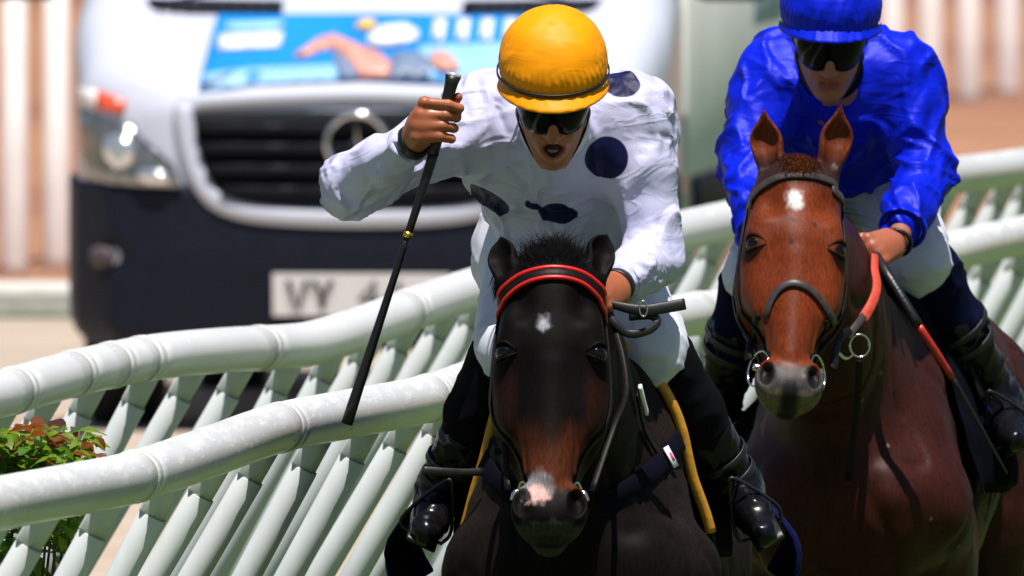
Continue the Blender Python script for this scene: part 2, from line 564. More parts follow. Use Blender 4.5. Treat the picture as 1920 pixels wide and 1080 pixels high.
def running_rail(label, pts, radius, joints, spacing, railmat, first):
    P3 = np.array([W(*p) for p in pts])
    C = catmull(P3, 10)
    seg = np.linalg.norm(np.diff(C, axis=0), axis=1)
    S = np.concatenate([[0], np.cumsum(seg)])
    pxs = np.array([p[0] for p in pts], float)
    Cpx = np.interp(np.arange(len(C)) / 10.0, np.arange(len(pxs)), pxs)
    at = lambda s: np.array([np.interp(s, S, C[:, k]) for k in range(3)])
    root = empty('running_rail', (C[0][0], C[0][1], 0), label, 'rail', 'white running rails')
    cuts = [0.0] + [float(np.interp(j, Cpx, S)) for j in joints] + [S[-1]]
    for a, b in zip(cuts[:-1], cuts[1:]):
        n = max(4, int((b - a) / 0.12))
        ss = np.linspace(a + 0.004, b - 0.004, n)
        ss = np.concatenate([[a + 0.001], ss, [b - 0.001]])
        ends = len(ss) - 1
        def prof(i, t):
            r = radius - (0.004 if i in (0, ends) else 0)
            return circ(r, 32)
        v, f = sweep([at(s) for s in ss], prof)
        sg = mesh('rail_tube', v, f, railmat, root)
    for c in cuts[1:-1]:
        v, f = sweep([at(c - 0.012), at(c - 0.008), at(c + 0.05), at(c + 0.054)], lambda i, t: circ(radius + (0.0018 if 0 < i < 3 else -0.001), 32))
        mesh('joint_sleeve', v, f, railmat, root)
        v, f = sweep([at(c - 0.02), at(c - 0.0125)], lambda i, t: circ(radius + 0.0008, 32))
        mesh('joint_line', v, f, M['groove'], root)
    # posts lean out from the infield; one post (tube, stub, clip) built once, then copied
    L = 1.42
    dirv = nrm((-0.56, 0.10, -1.0))
    def post_meshes():
        A = V(0, 0, 0)
        p0 = A + dirv * (radius * 0.6)
        v1, f1 = sweep([A + dirv * 0.125, A + dirv * 0.128, A + dirv * L], lambda i, t: circ(0.0285 if i == 0 else 0.0300, 20))
        v2, f2 = sweep([p0, A + dirv * 0.127], lambda i, t: circ(0.0255, 20))
        side = nrm(np.cross(dirv, V(0, 1, 0)))
        v3, f3 = box_geo((0, 0, 0), (0.034, 0.028, 0.085), 0.004)
        Rm = np.stack([side, nrm(np.cross(dirv, side)), -dirv], 1)
        v3 = [Rm @ np.array(q) + dirv * 0.085 + side * -0.014 + V(0.0, -0.012, 0) for q in v3]
        v4, f4 = sweep([A + dirv * 0.1235, A + dirv * 0.1252], lambda i, t: circ(0.0292, 20))
        out = []
        for nm, v, f, m in (('post_tube', v1, f1, M['post']), ('stub', v2, f2, M['post']), ('clip', v3, f3, M['post']), ('collar', v4, f4, M['groove'])):
            me = bpy.data.meshes.new(nm)
            me.from_pydata([tuple(q) for q in v], [], f)
            me.polygons.foreach_set('use_smooth', np.ones(len(me.polygons), dtype=bool))
            me.materials.append(m)
            out.append(me)
        return out
    pm = post_meshes()
    rng = random.Random(5)
    s = first
    while s < S[-1]:
        p = at(s)
        po = bpy.data.objects.new('post', pm[0])
        COL.objects.link(po)
        po.parent = root
        po.location = Vector(p) - root.location
        po.rotation_euler = (R(rng.uniform(-1.2, 1.2)), R(rng.uniform(-1.6, 1.6)), 0)
        for me in pm[1:]:
            ch = bpy.data.objects.new(me.name, me)
            COL.objects.link(ch)
            ch.parent = po
        s += spacing * rng.uniform(0.97, 1.03)
    return root
near_pts = [(-160, 980, 45.6), (-60, 958, 46.5), (0, 944, 47.2), (120, 921, 48.2), (241, 897, 49), (380, 852, 50), (520, 803, 51.2), (660, 775, 52.3),
            (794, 749, 53.5), (900, 712, 54.7), (1000, 672, 56), (1150, 622, 57.5), (1300, 589, 59), (1390, 578, 60), (1550, 540, 61.5),
            (1792, 470, 64), (1920, 441, 65.5), (2060, 408, 67.5)]
far_pts = [(-160, 775, 53), (-60, 752, 53.6), (0, 739, 54), (60, 722, 54.4), (120, 705, 54.8), (210, 684, 55.4), (300, 668, 55.9), (400, 658, 56.5), (480, 653, 57), (530, 650, 57.3),
           (578, 645, 57.6), (640, 628, 58), (722, 599, 58.6), (800, 570, 59.2), (900, 538, 60), (1000, 510, 61), (1150, 465, 62.2), (1300, 428, 63.5),
           (1500, 385, 65.2), (1640, 350, 66.5), (1800, 328, 68), (1900, 315, 69), (2060, 290, 71)]
running_rail('nearer white running rail with flaking paint beside the dark horse', near_pts, 0.053, [250, 522, 800, 1306, 1700], 0.78, M['rail_near'], 0.18)
running_rail('farther wavy white running rail in front of the van', far_pts, 0.053, [22, 135, 205, 262, 482, 760, 1150, 1480], 0.56, M['rail_far'], 0.1)

# ------------------------------------------------------------------ row of white posts beyond the road
M['fence'] = mat('fence_white', (0.80, 0.74, 0.72), 0.6, var=0.08, vscale=5)
def back_fence(name, label, cells, group='distant white post fences'):
    x0, y0 = cells[0][0], cells[0][1]
    root = empty(name, (x0, y0, 0), label, 'fence', group)
    tops = []
    for (x, y, w) in cells:
        v, f = sweep([(x, y, -0.05), (x, y, 0.06), (x, y, 1.34)], lambda i, t: circ(w / 2 * (1.06 if i < 2 else 1), 12))
        mesh('post', v, f, M['fence'], root)
        tops.append(V(x - 0.16, y, 1.36))
        v, f = sweep([(x, y, 1.32), (x - 0.16, y, 1.36)], lambda i, t: circ(0.03, 10))
        mesh('bracket', v, f, M['fence'], root)
    v, f = sweep(tops, lambda i, t: circ(0.06, 12))
    mesh('top_rail', v, f, M['fence'], root)
def fx(px, Y): return W(px, 300, Y)[0]
back_fence('post_fence', 'blurred white post fence at the left behind the van', [(fx(p, y), y, 0.10) for p, y in ((-125, 98.0), (-50, 99.0), (27, 100.0), (106, 101.0), (190, 102.0), (275, 103.2))])
back_fence('post_fence', 'blurred white post fence at the right behind the blue jockey', [(fx(1330 + i * 66 + i * i * 0.5, 120 + i * 1.6), 120 + i * 1.6, 0.115) for i in range(10)])

# ------------------------------------------------------------------ van
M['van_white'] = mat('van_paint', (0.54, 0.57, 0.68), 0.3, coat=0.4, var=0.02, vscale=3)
M['van_plastic'] = mat('bumper_plastic', (0.006, 0.009, 0.020), 0.55, spec=0.2, var=0.15, vscale=20, bump=0.05)
M['grille'] = mat('grille_black', (0.003, 0.004, 0.006), 0.6, spec=0.1)
M['slat'] = mat('grille_slat', (0.006, 0.007, 0.012), 0.5, spec=0.15)
M['chrome'] = mat('chrome', (0.75, 0.76, 0.78), 0.12, metal=1.0)
M['lamp'] = mat('lamp_reflector', (0.25, 0.26, 0.27), 0.15, metal=0.7, var=0.3, vscale=25, coat=1.0)
M['fog'] = mat('fog_lens', (0.09, 0.07, 0.08), 0.45, spec=0.2)
M['lamp_bright'] = mat('lamp_projector', (0.8, 0.82, 0.85), 0.08, metal=0.8)
M['amber'] = mat('indicator_orange', (0.85, 0.10, 0.04), 0.3, coat=0.5)
M['glass'] = mat('dark_glass', (0.015, 0.02, 0.025), 0.05, spec=0.8)
M['tyre'] = mat('tyre_rubber', (0.012, 0.012, 0.012), 0.75)
M['plate'] = mat('plate_white', (0.78, 0.78, 0.80), 0.4)
M['ink'] = mat('plate_black', (0.015, 0.015, 0.02), 0.5)
VX, VY = (668 - 960) / 555.0, 82.2
VROT = R(-5.2)
def vsdf_poly(P):
    P = np.array(P)
    def f(q):
        d = np.full(q.shape[:-1], 1e9); s = np.ones(q.shape[:-1])
        n = len(P)
        for i in range(n):
            a, b = P[i], P[i - 1]
            e = b - a; w = q - a
            t = np.clip((w @ e) / e.dot(e), 0, 1)
            bb = w - t[..., None] * e
            d = np.minimum(d, (bb * bb).sum(-1))
            c1 = q[..., 1] >= a[1]; c2 = q[..., 1] < b[1]; c3 = e[0] * w[..., 1] > e[1] * w[..., 0]
            s = np.where((c1 & c2 & c3) | (~c1 & ~c2 & ~c3), -s, s)
        return s * np.sqrt(d)
    return f
prof = vsdf_poly([(0.06, 0.30), (0.02, 0.60), (0.05, 0.86), (0.09, 1.10), (0.17, 1.20), (0.60, 1.44), (0.72, 1.50), (1.45, 2.28), (1.75, 2.42), (5.7, 2.42), (5.85, 2.3), (5.9, 0.35), (5.2, 0.30)])
plan = vsdf_poly([(-0.55, 0.0), (0.55, 0.0), (0.80, 0.10), (0.93, 0.28), (0.985, 0.6), (0.99, 5.8), (0.93, 5.9), (-0.93, 5.9), (-0.99, 5.8), (-0.985, 0.6), (-0.93, 0.28), (-0.80, 0.10)])
def van_d(p, k=0.14):
    a = prof(p[..., 1:3]); b = plan(p[..., 0:2])
    tz = np.clip((p[..., 2] - 1.4) / 1.0, 0, 1)
    b = b + tz * 0.10
    h = np.maximum(k - np.abs(a - b), 0) / k
    return np.maximum(a, b) + h * h * k * 0.25
vb = Model(); vb.ops.append((van_d, 0.02, False))
for y in (0.98, 4.55):
    for sx in (-1, 1):
        vb.cap((sx * 1.2, y, 0.34), (sx * 0.72, y, 0.34), 0.40, k=0.03, sub=True)
vv, vf = surface(vb, (-1.1, -0.1, 0.2), (1.1, 6.0, 2.5), 0.03, B=10)
bb_ = Model(); bb_.ops.append((lambda p: van_d(p) - 0.018, 0.02, False))
bb_.plane((0, 0, 0.84), (0, -0.05, 1)); bb_.plane((0, 0.82, 0), (0, 1, 0.1))
for sx in (-1, 1):
    bb_.cap((sx * 1.2, 0.98, 0.34), (sx * 0.72, 0.98, 0.34), 0.39, k=0.02, sub=True)
bb_.ell((-0.845, 0.02, 0.60), (0.09, 0.12, 0.07), k=0.03, sub=True)
bb_.ell((0.845, 0.02, 0.60), (0.09, 0.12, 0.07), k=0.03, sub=True)
bb_.ell((0, -0.06, 0.475), (0.55, 0.07, 0.035), k=0.02, sub=True)
bv, bf = surface(bb_, (-1.1, -0.1, 0.2), (1.1, 1.0, 0.95), 0.018, B=10)
vbvh = BVHTree.FromPolygons([tuple(p) for p in vv], [tuple(f) for f in vf.tolist()])
bbvh = BVHTree.FromPolygons([tuple(p) for p in bv], [tuple(f) for f in bf.tolist()])
van = empty('parked_van', (VX, VY, 0.0), 'white van with dark bumper and blue racing advert on its bonnet', 'van')
van.rotation_euler = (0, 0, VROT)
van.scale = (1.04, 1.0, 1.0)
def vpart(name, v, f, m, parent=None, smooth=True):
    me = bpy.data.meshes.new(name)
    me.from_pydata([tuple(map(float, p)) for p in v], [], [tuple(int(i) for i in q) for q in f])
    if smooth: me.polygons.foreach_set('use_smooth', np.ones(len(me.polygons), dtype=bool))
    me.materials.append(m)
    o = bpy.data.objects.new(name, me)
    COL.objects.link(o)
    o.parent = parent or van
    return o
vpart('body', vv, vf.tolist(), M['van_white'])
bump_o = vpart('bumper', bv, bf.tolist(), M['van_plastic'])
def vz(py): return HCAM - (py + 850) / 555.0
def vx(px): return (px - 665) / 555.0
def onto(pts, off, thick, bvhs=(vbvh,), cuts=3):
    """outline in photo pixels, laid on the van's skin as a plate"""
    bm = bmesh.new()
    vs = [bm.verts.new((vx(x), 0, vz(y))) for x, y in pts]
    bm.faces.new(vs)
    bmesh.ops.triangulate(bm, faces=bm.faces[:])
    for _ in range(cuts):
        es = [e for e in bm.edges if e.calc_length() > 0.06]
        if es: bmesh.ops.subdivide_edges(bm, edges=es, cuts=1, use_grid_fill=False)
        bmesh.ops.triangulate(bm, faces=bm.faces[:])
    def dep(x, z):
        best = None
        for b in bvhs:
            h = b.ray_cast(Vector((x, -2, z)), Vector((0, 1, 0)))
            if h[0] is not None and (best is None or h[0].y < best): best = h[0].y
        return 0.3 if best is None else best
    for v in bm.verts:
        v.co.y = dep(v.co.x, v.co.z) - off
    r = bmesh.ops.extrude_face_region(bm, geom=bm.faces[:])
    for e in r['geom']:
        if isinstance(e, bmesh.types.BMVert): e.co.y -= thick
    bmesh.ops.recalc_face_normals(bm, faces=bm.faces[:])
    bm.verts.index_update()
    v = [tuple(q.co) for q in bm.verts]; f = [tuple(q.index for q in g.verts) for g in bm.faces]
    bm.free()
    return v, f
def mir(p): return [(1330 - x, y) for x, y in p]
# grille opening, slats, pale surround
gr = [(358, 214), (500, 210), (665, 208), (830, 210), (972, 214), (965, 270), (945, 330), (915, 368), (850, 384), (665, 388), (480, 384), (415, 368), (385, 330), (365, 270)]
go = vpart('grille', *onto(gr, 0.006, 0.012), M['grille'])
for k, y in enumerate((238, 276, 316, 356)):
    x0 = np.interp(y, [214, 270, 330, 368, 384], [368, 375, 396, 428, 480])
    sp_ = [(x0, y - 7), (665, y - 5), (1330 - x0, y - 7), (1330 - x0, y + 9), (665, y + 11), (x0, y + 9)]
    vpart('slat', *onto(sp_, 0.02, 0.03), M['slat'], go)
su = [(345, 196), (352, 240), (368, 310), (395, 364), (440, 392), (520, 405), (665, 410), (810, 405), (890, 392), (935, 364), (962, 310), (978, 240), (985, 196), (830, 186), (665, 181), (500, 186)]
sp3 = []
for x, y in catmull([V(a, b) for a, b in su + su[:1]], 5)[:-1]:
    h = vbvh.ray_cast(Vector((vx(x), -2, vz(y))), Vector((0, 1, 0)))
    sp3.append(V(vx(x), (h[0].y if h[0] else 0.1) - 0.01, vz(y)))
v_, f_ = sweep(sp3, lambda i, t: [(a * 0.034, b * 0.028) for a, b in circ(1, 12)], ups=[V(0, -1, 0)] * len(sp3), closed=True)
vpart('grille_surround', v_, f_, M['van_white'], go)
# emblem: chrome ring with a three-pointed star
ex, ez = vx(665), vz(268)
hy = vbvh.ray_cast(Vector((ex, -2, ez)), Vector((0, 1, 0)))[0].y - 0.06
ring = [V(ex + 0.098 * math.cos(a), hy, ez + 0.098 * math.sin(a)) for a in np.linspace(0, 2 * PI, 48, endpoint=False)]
em = vpart('emblem', *sweep(ring, lambda i, t: circ(0.011, 10), ups=[V(0, -1, 0)] * 48, closed=True), M['chrome'])
pts = []
for k in range(6):
    a = PI / 2 + k * PI / 3
    r_ = 0.09 if k % 2 == 0 else 0.018
    pts.append((ex + r_ * math.cos(a), hy, ez + r_ * math.sin(a)))
sv = pts + [(ex, hy - 0.022, ez), (ex, hy + 0.02, ez)]
sf = [(k, (k + 1) % 6, 6) for k in range(6)] + [((k + 1) % 6, k, 7) for k in range(6)]
vpart('star', sv, sf, M['chrome'], em, smooth=False)
# head lamps
for mrr in (False, True):
    g = mir if mrr else (lambda p: p)
    hl = vpart('headlight', *onto(g([(143, 203), (190, 224), (252, 237), (274, 262), (292, 294), (332, 312), (346, 352), (260, 350), (166, 340), (150, 300)]), 0.004, 0.02, (vbvh, bbvh)), M['lamp'])
    vpart('projector', *onto(g([(205, 255), (232, 250), (255, 262), (262, 285), (250, 310), (225, 318), (204, 300), (198, 275)]), 0.02, 0.03, (vbvh, bbvh)), M['lamp_bright'], hl)
    vpart('projector', *onto(g([(268, 318), (300, 316), (325, 328), (322, 345), (285, 346), (266, 336)]), 0.02, 0.03, (vbvh, bbvh)), M['lamp_bright'], hl)
    vpart('indicator', *onto(g([(184, 172), (240, 190), (236, 214), (182, 208)]), 0.003, 0.02), M['amber'], hl)
    vpart('lamp_cover', *onto(g([(141, 166), (183, 172), (181, 210), (150, 196)]), 0.003, 0.018), M['plate'], hl)
    fl = vpart('fog_lamp', *onto(g([(172, 470), (190, 462), (212, 468), (222, 486), (212, 504), (188, 506), (174, 494)]), 0.004, 0.02, (bbvh,)), M['fog'])
# number plate
plate = vpart('number_plate', *onto([(513, 512), (834, 512), (834, 592), (513, 592)], 0.012, 0.015, (bbvh,)), M['plate'], smooth=False)
GL = {'V': [[(0, 1), (0.5, 0), (1, 1)]], 'Y': [[(0, 1), (0.5, 0.5), (1, 1)], [(0.5, 0.5), (0.5, 0)]], '4': [[(0.75, 0), (0.75, 1), (0, 0.3), (1, 0.3)]]}
yp = min(q.co.y for q in plate.data.vertices)
cx = 541
for ch in 'VY 44':
    if ch == ' ': cx += 38; continue
    for st in GL[ch]:
        P_ = [V(vx(cx + 34 * a), yp - 0.002, vz(580 - 54 * b)) for a, b in st]
        v_, f_ = sweep(P_, lambda i, t: rect(0.018, 0.004), ups=[V(0, -1, 0)] * len(P_))
        vpart('character', v_, f_, M['ink'], plate, smooth=False)
    cx += 46
# bonnet advert: flat print of a galloping horse and rider on blue
M['ad_blue'] = mat('advert_blue', (0.006, 0.24, 0.72), 0.35, var=0.18, vscale=1.6)
M['ad_pale'] = mat('advert_pale_blue', (0.30, 0.58, 0.88), 0.35, var=0.15, vscale=6)
M['ad_horse'] = mat('advert_bay', (0.72, 0.33, 0.27), 0.35, var=0.2, vscale=9)
M['ad_dark'] = mat('advert_grey', (0.18, 0.24, 0.36), 0.35, var=0.2, vscale=9)
M['ad_white'] = mat('advert_white', (0.72, 0.74, 0.88), 0.35)
M['ad_yellow'] = mat('advert_yellow', (0.9, 0.58, 0.12), 0.35)
ad = vpart('advert', *onto([(384, 32), (665, 30), (946, 32), (960, 176), (860, 162), (665, 153), (470, 162), (370, 176)], 0.004, 0.003, cuts=4), M['ad_blue'])
def adp(pts, m, lv): vpart('print', *onto(pts, 0.007 + 0.003 * lv, 0.002, cuts=3), m, ad)
adp([(376, 140), (470, 128), (620, 122), (626, 152), (470, 160), (372, 173)], M['ad_pale'], 0)
adp([(760, 88), (944, 80), (952, 168), (862, 160), (760, 150)], M['ad_pale'], 0)
adp([(536, 104), (552, 92), (575, 74), (600, 66), (622, 74), (650, 86), (690, 100), (716, 118), (716, 150), (662, 150), (650, 128), (624, 104), (604, 94), (580, 100), (556, 112), (540, 112)], M['ad_horse'], 1)
adp([(612, 98), (640, 116), (660, 150), (632, 150), (618, 128), (604, 104)], M['ad_dark'], 2)
adp([(716, 100), (760, 98), (786, 112), (790, 150), (718, 150)], M['ad_dark'], 2)
adp([(784, 98), (812, 98), (836, 118), (842, 138), (812, 136), (790, 128)], M['ad_horse'], 3)
adp([(664, 66), (690, 50), (730, 46), (756, 60), (758, 76), (730, 86), (700, 92), (668, 90)], M['ad_white'], 2)
adp([(638, 50), (650, 40), (670, 40), (680, 52), (668, 60), (646, 60)], M['ad_yellow'], 3)
adp([(394, 68), (510, 62), (510, 92), (394, 98)], M['ad_white'], 1)
adp([(402, 46), (508, 42), (508, 58), (402, 62)], M['ad_pale'], 1)
for k in range(5):
    x = 780 + 43 * k
    adp([(x, 38), (x + 24, 38), (x + 24, 82), (x + 14, 86), (x + 12, 62), (x + 2, 84)], M['ad_white'], 1)
adp([(376, 156), (420, 138), (436, 134), (424, 146), (380, 168)], M['ad_dark'], 2)
# cowl vents at the foot of the windscreen, glass, wipers, mirrors, wheels
for g in (lambda p: p, mir):
    cw = vpart('cowl_vent', *onto(g([(250, 2), (500, 6), (502, 28), (330, 26), (262, 18)]), 0.006, 0.02), M['van_plastic'])
    for k in range(9):
        x = 275 + 25 * k
        vpart('vent_slat', *onto(g([(x, 5), (x + 6, 5), (x + 8, 25), (x + 2, 25)]), 0.02, 0.012, cuts=1), M['slat'], cw)
def grid_on(x0, x1, z0, z1, off):
    n, m_ = 24, 14
    v = []
    for i in range(n + 1):
        for j in range(m_ + 1):
            x = x0 + (x1 - x0) * i / n; z = z0 + (z1 - z0) * j / m_
            x *= 1 - 0.08 * j / m_
            h = vbvh.ray_cast(Vector((x, -3, z)), Vector((0, 1, 0)))
            v.append((x, (h[0].y if h[0] else 1.2) - off, z))
    f = [(i * (m_ + 1) + j, (i + 1) * (m_ + 1) + j, (i + 1) * (m_ + 1) + j + 1, i * (m_ + 1) + j + 1) for i in range(n) for j in range(m_)]
    return v, f
vpart('windscreen', *grid_on(-0.86, 0.86, 1.56, 2.25, 0.006), M['glass'])
for sx in (-1, 1):
    P_ = [V(sx * 0.7, 0.60, 1.53), V(sx * 0.45, 0.66, 1.58), V(sx * 0.02, 0.68, 1.56)]
    vpart('wiper', *sweep(catmull(P_, 5), lambda i, t: circ(0.012, 8)), M['van_plastic'])
    v1, f1 = box_geo((sx * 1.16, 0.78, 1.575), (0.26, 0.12, 0.24), 0.045)
    mo = vpart('wing_mirror', v1, f1, M['van_plastic'])
    v1, f1 = box_geo((sx * 1.0, 0.82, 1.56), (0.16, 0.06, 0.07), 0.02)
    vpart('mirror_arm', v1, f1, M['van_plastic'], mo)
    vpart('side_window', *box_geo((sx * 0.935, 1.62, 1.86), (0.02, 0.9, 0.5), 0.008), M['glass'])
    vpart('rub_strip', *box_geo((sx * 0.998, 2.8, 0.78), (0.03, 2.9, 0.12), 0.01), M['van_plastic'])
    for y in (0.98, 4.55):
        v1, f1 = sweep([(sx * 0.74, y, 0.34), (sx * 0.745, y, 0.34), (sx * 0.955, y, 0.34), (sx * 0.96, y, 0.34)], lambda i, t: circ(0.34 if 0 < i < 3 else 0.30, 28))
        wh = vpart('wheel', v1, f1, M['tyre'])
        v1, f1 = sweep([(sx * 0.9, y, 0.34), (sx * 0.97, y, 0.34)], lambda i, t: circ(0.2 - 0.03 * i, 20))
        vpart('rim', v1, f1, M['chrome'], wh)
# flank panels: sunlit brightness put into the white, plus a bluish print
M['flank'] = mat('flank_panel', (0.90, 0.90, 0.87), 0.85, spec=0.05, var=0.05, vscale=2.0)
M['flank_b'] = mat('flank_print_blue', (0.55, 0.62, 0.75), 0.85, spec=0.05, var=0.2, vscale=3)
vpart('flank_panel', *box_geo((0.985, 3.35, 1.22), (0.03, 4.7, 0.74), 0.005), M['flank'])
vpart('flank_panel', *box_geo((0.995, 4.4, 1.42), (0.02, 1.3, 0.22), 0.005), M['flank_b'])

# ------------------------------------------------------------------ shrub between the rails
M['stem'] = mat('shrub_stem', (0.10, 0.06, 0.03), 0.8, var=0.3, vscale=40)
def leaf_mat(name, c, tcol):
    m = mat(name, c, 0.42, var=0.25, vscale=18, coat=0.15)
    N, L = m.node_tree.nodes, m.node_tree.links
    b = N['Principled BSDF']
    tr = N.new('ShaderNodeBsdfTranslucent'); tr.inputs[0].default_value = (*tcol, 1)
    ms = N.new('ShaderNodeMixShader'); ms.inputs[0].default_value = 0.35
    L.new(b.outputs[0], ms.inputs[1]); L.new(tr.outputs[0], ms.inputs[2])
    L.new(ms.outputs[0], N['Material Output'].inputs[0])
    return m
LM = [leaf_mat('leaf_green', (0.07, 0.17, 0.02), (0.18, 0.40, 0.03)), leaf_mat('leaf_lime', (0.15, 0.26, 0.025), (0.35, 0.55, 0.04)),
      leaf_mat('leaf_russet', (0.20, 0.06, 0.02), (0.42, 0.12, 0.02)), leaf_mat('leaf_maroon', (0.09, 0.03, 0.02), (0.25, 0.06, 0.02))]
def leaf_mesh(m, L_=0.052, w=0.031):
    v, f = [], []
    n = 6
    for i in range(n + 1):
        t = i / n
        hw = w / 2 * math.sin(PI * min(1, t * 0.96 + 0.02)) ** 0.8 * (1.15 - 0.35 * t)
        y = L_ * t
        z = -0.35 * L_ * t * t
        for k in (-1, -0.5, 0, 0.5, 1):
            v.append((hw * k, y, z + 0.28 * hw * abs(k) ** 1.3 + 0.0015 * math.sin(9 * t + 3 * k)))
    for i in range(n):
        for k in range(4):
            a = i * 5 + k
            f.append((a, a + 1, a + 6, a + 5))
    me = bpy.data.meshes.new('leaf')
    me.from_pydata(v, [], f)
    me.polygons.foreach_set('use_smooth', np.ones(len(me.polygons), dtype=bool))
    me.materials.append(m)
    return me
LMe = [leaf_mesh(m) for m in LM]
sb = W(40, 1000, 50.6)
shrub = empty('shrub', (sb[0], sb[1], 0), 'leafy shrub with green and russet leaves between the two rails', 'shrub')
rng = random.Random(11)
tips = []
for k in range(26):
    bx_, by_ = -1.0 + rng.uniform(-0.16, 0.12), sb[1] + rng.uniform(-0.25, 0.3)
    topx = -0.885 - 0.25 * (k + rng.random()) / 26
    tz = 1.175 - rng.random() ** 2 * 0.07 - max(0, topx + 0.93) * 0.7
    P_ = catmull([V(bx_, by_, -0.02), V((bx_ + topx) / 2 + rng.uniform(-.03, .03), by_ + rng.uniform(-.1, .1), tz * 0.55), V(topx, by_ + rng.uniform(-.12, .12), tz)], 6)
    tube('stem', P_, lambda t: 0.006 - 0.004 * t, M['stem'], shrub, n=6)
    tips.append(P_)
lerp0 = lambda a, b, t: a + (b - a) * t
nl = 0
while nl < 296:
    P_ = tips[nl % len(tips)]
    t = 1 - rng.random() ** 1.3 * 0.10 if nl % 3 else rng.uniform(.62, .9)
    u_ = t * (len(P_) - 1)
    i = min(len(P_) - 2, int(u_))
    p = lerp0(P_[i], P_[i + 1], u_ - i) + V(rng.uniform(-.024, .024), rng.uniform(-.03, .03), rng.uniform(-.02, .010))
    high = p[2] > 1.125
    kk = rng.choices([0, 1, 2, 3], [3, 4, 3, 0.8] if high else [5, 5, 0.5, 0.2])[0]
    lf = bpy.data.objects.new('leaf', LMe[kk])
    COL.objects.link(lf)
    lf.parent = shrub
    lf.location = Vector(p) - shrub.location
    lf.rotation_euler = (R(rng.uniform(-25, 45)), R(rng.uniform(-30, 30)), rng.uniform(0, 2 * PI))
    s_ = rng.uniform(0.75, 1.25)
    lf.scale = (s_, s_, s_)
    nl += 1

# the rest of the leaf mass, too dense to pick apart
src_l = LMe[0]
lv0 = np.array([tuple(q.co) for q in src_l.vertices]); lf0 = [tuple(q.vertices) for q in src_l.polygons]
for mi, cnt in ((0, 420), (1, 420), (2, 120)):
    Vv, Ff = [], []
    for k in range(cnt):
        P_ = tips[rng.randrange(len(tips))]
        t = 1 - rng.random() ** 1.2 * (0.13 if k % 3 else 0.42) if mi < 2 else 1 - rng.random() * .03
        u_ = t * (len(P_) - 1); i = min(len(P_) - 2, int(u_))
        p = lerp0(P_[i], P_[i + 1], u_ - i) + V(rng.uniform(-.03, .03), rng.uniform(-.06, .06), rng.uniform(-.03, .006))
        E = Matrix.Rotation(rng.uniform(0, 2 * PI), 3, 'Z') @ Matrix.Rotation(R(rng.uniform(-30, 50)), 3, 'X') @ Matrix.Rotation(R(rng.uniform(-30, 30)), 3, 'Y')
        b0 = len(Vv)
        Vv += [tuple(q) for q in (lv0 * rng.uniform(.7, 1.1)) @ np.array(E).T + p]
        Ff += [tuple(q + b0 for q in f) for f in lf0]
    tag(mesh('foliage', Vv, Ff, LM[mi], shrub), kind='stuff')
# ------------------------------------------------------------------ horses
def lerp(a, b, t): return np.asarray(a) + (np.asarray(b) - np.asarray(a)) * t
def sstep(a, b, x):
    t = np.clip((x - a) / (b - a), 0, 1)
    return t * t * (3 - 2 * t)
def mixc(c, col, w):
    return c * (1 - w[:, None]) + np.asarray(col)[None, :] * w[:, None]

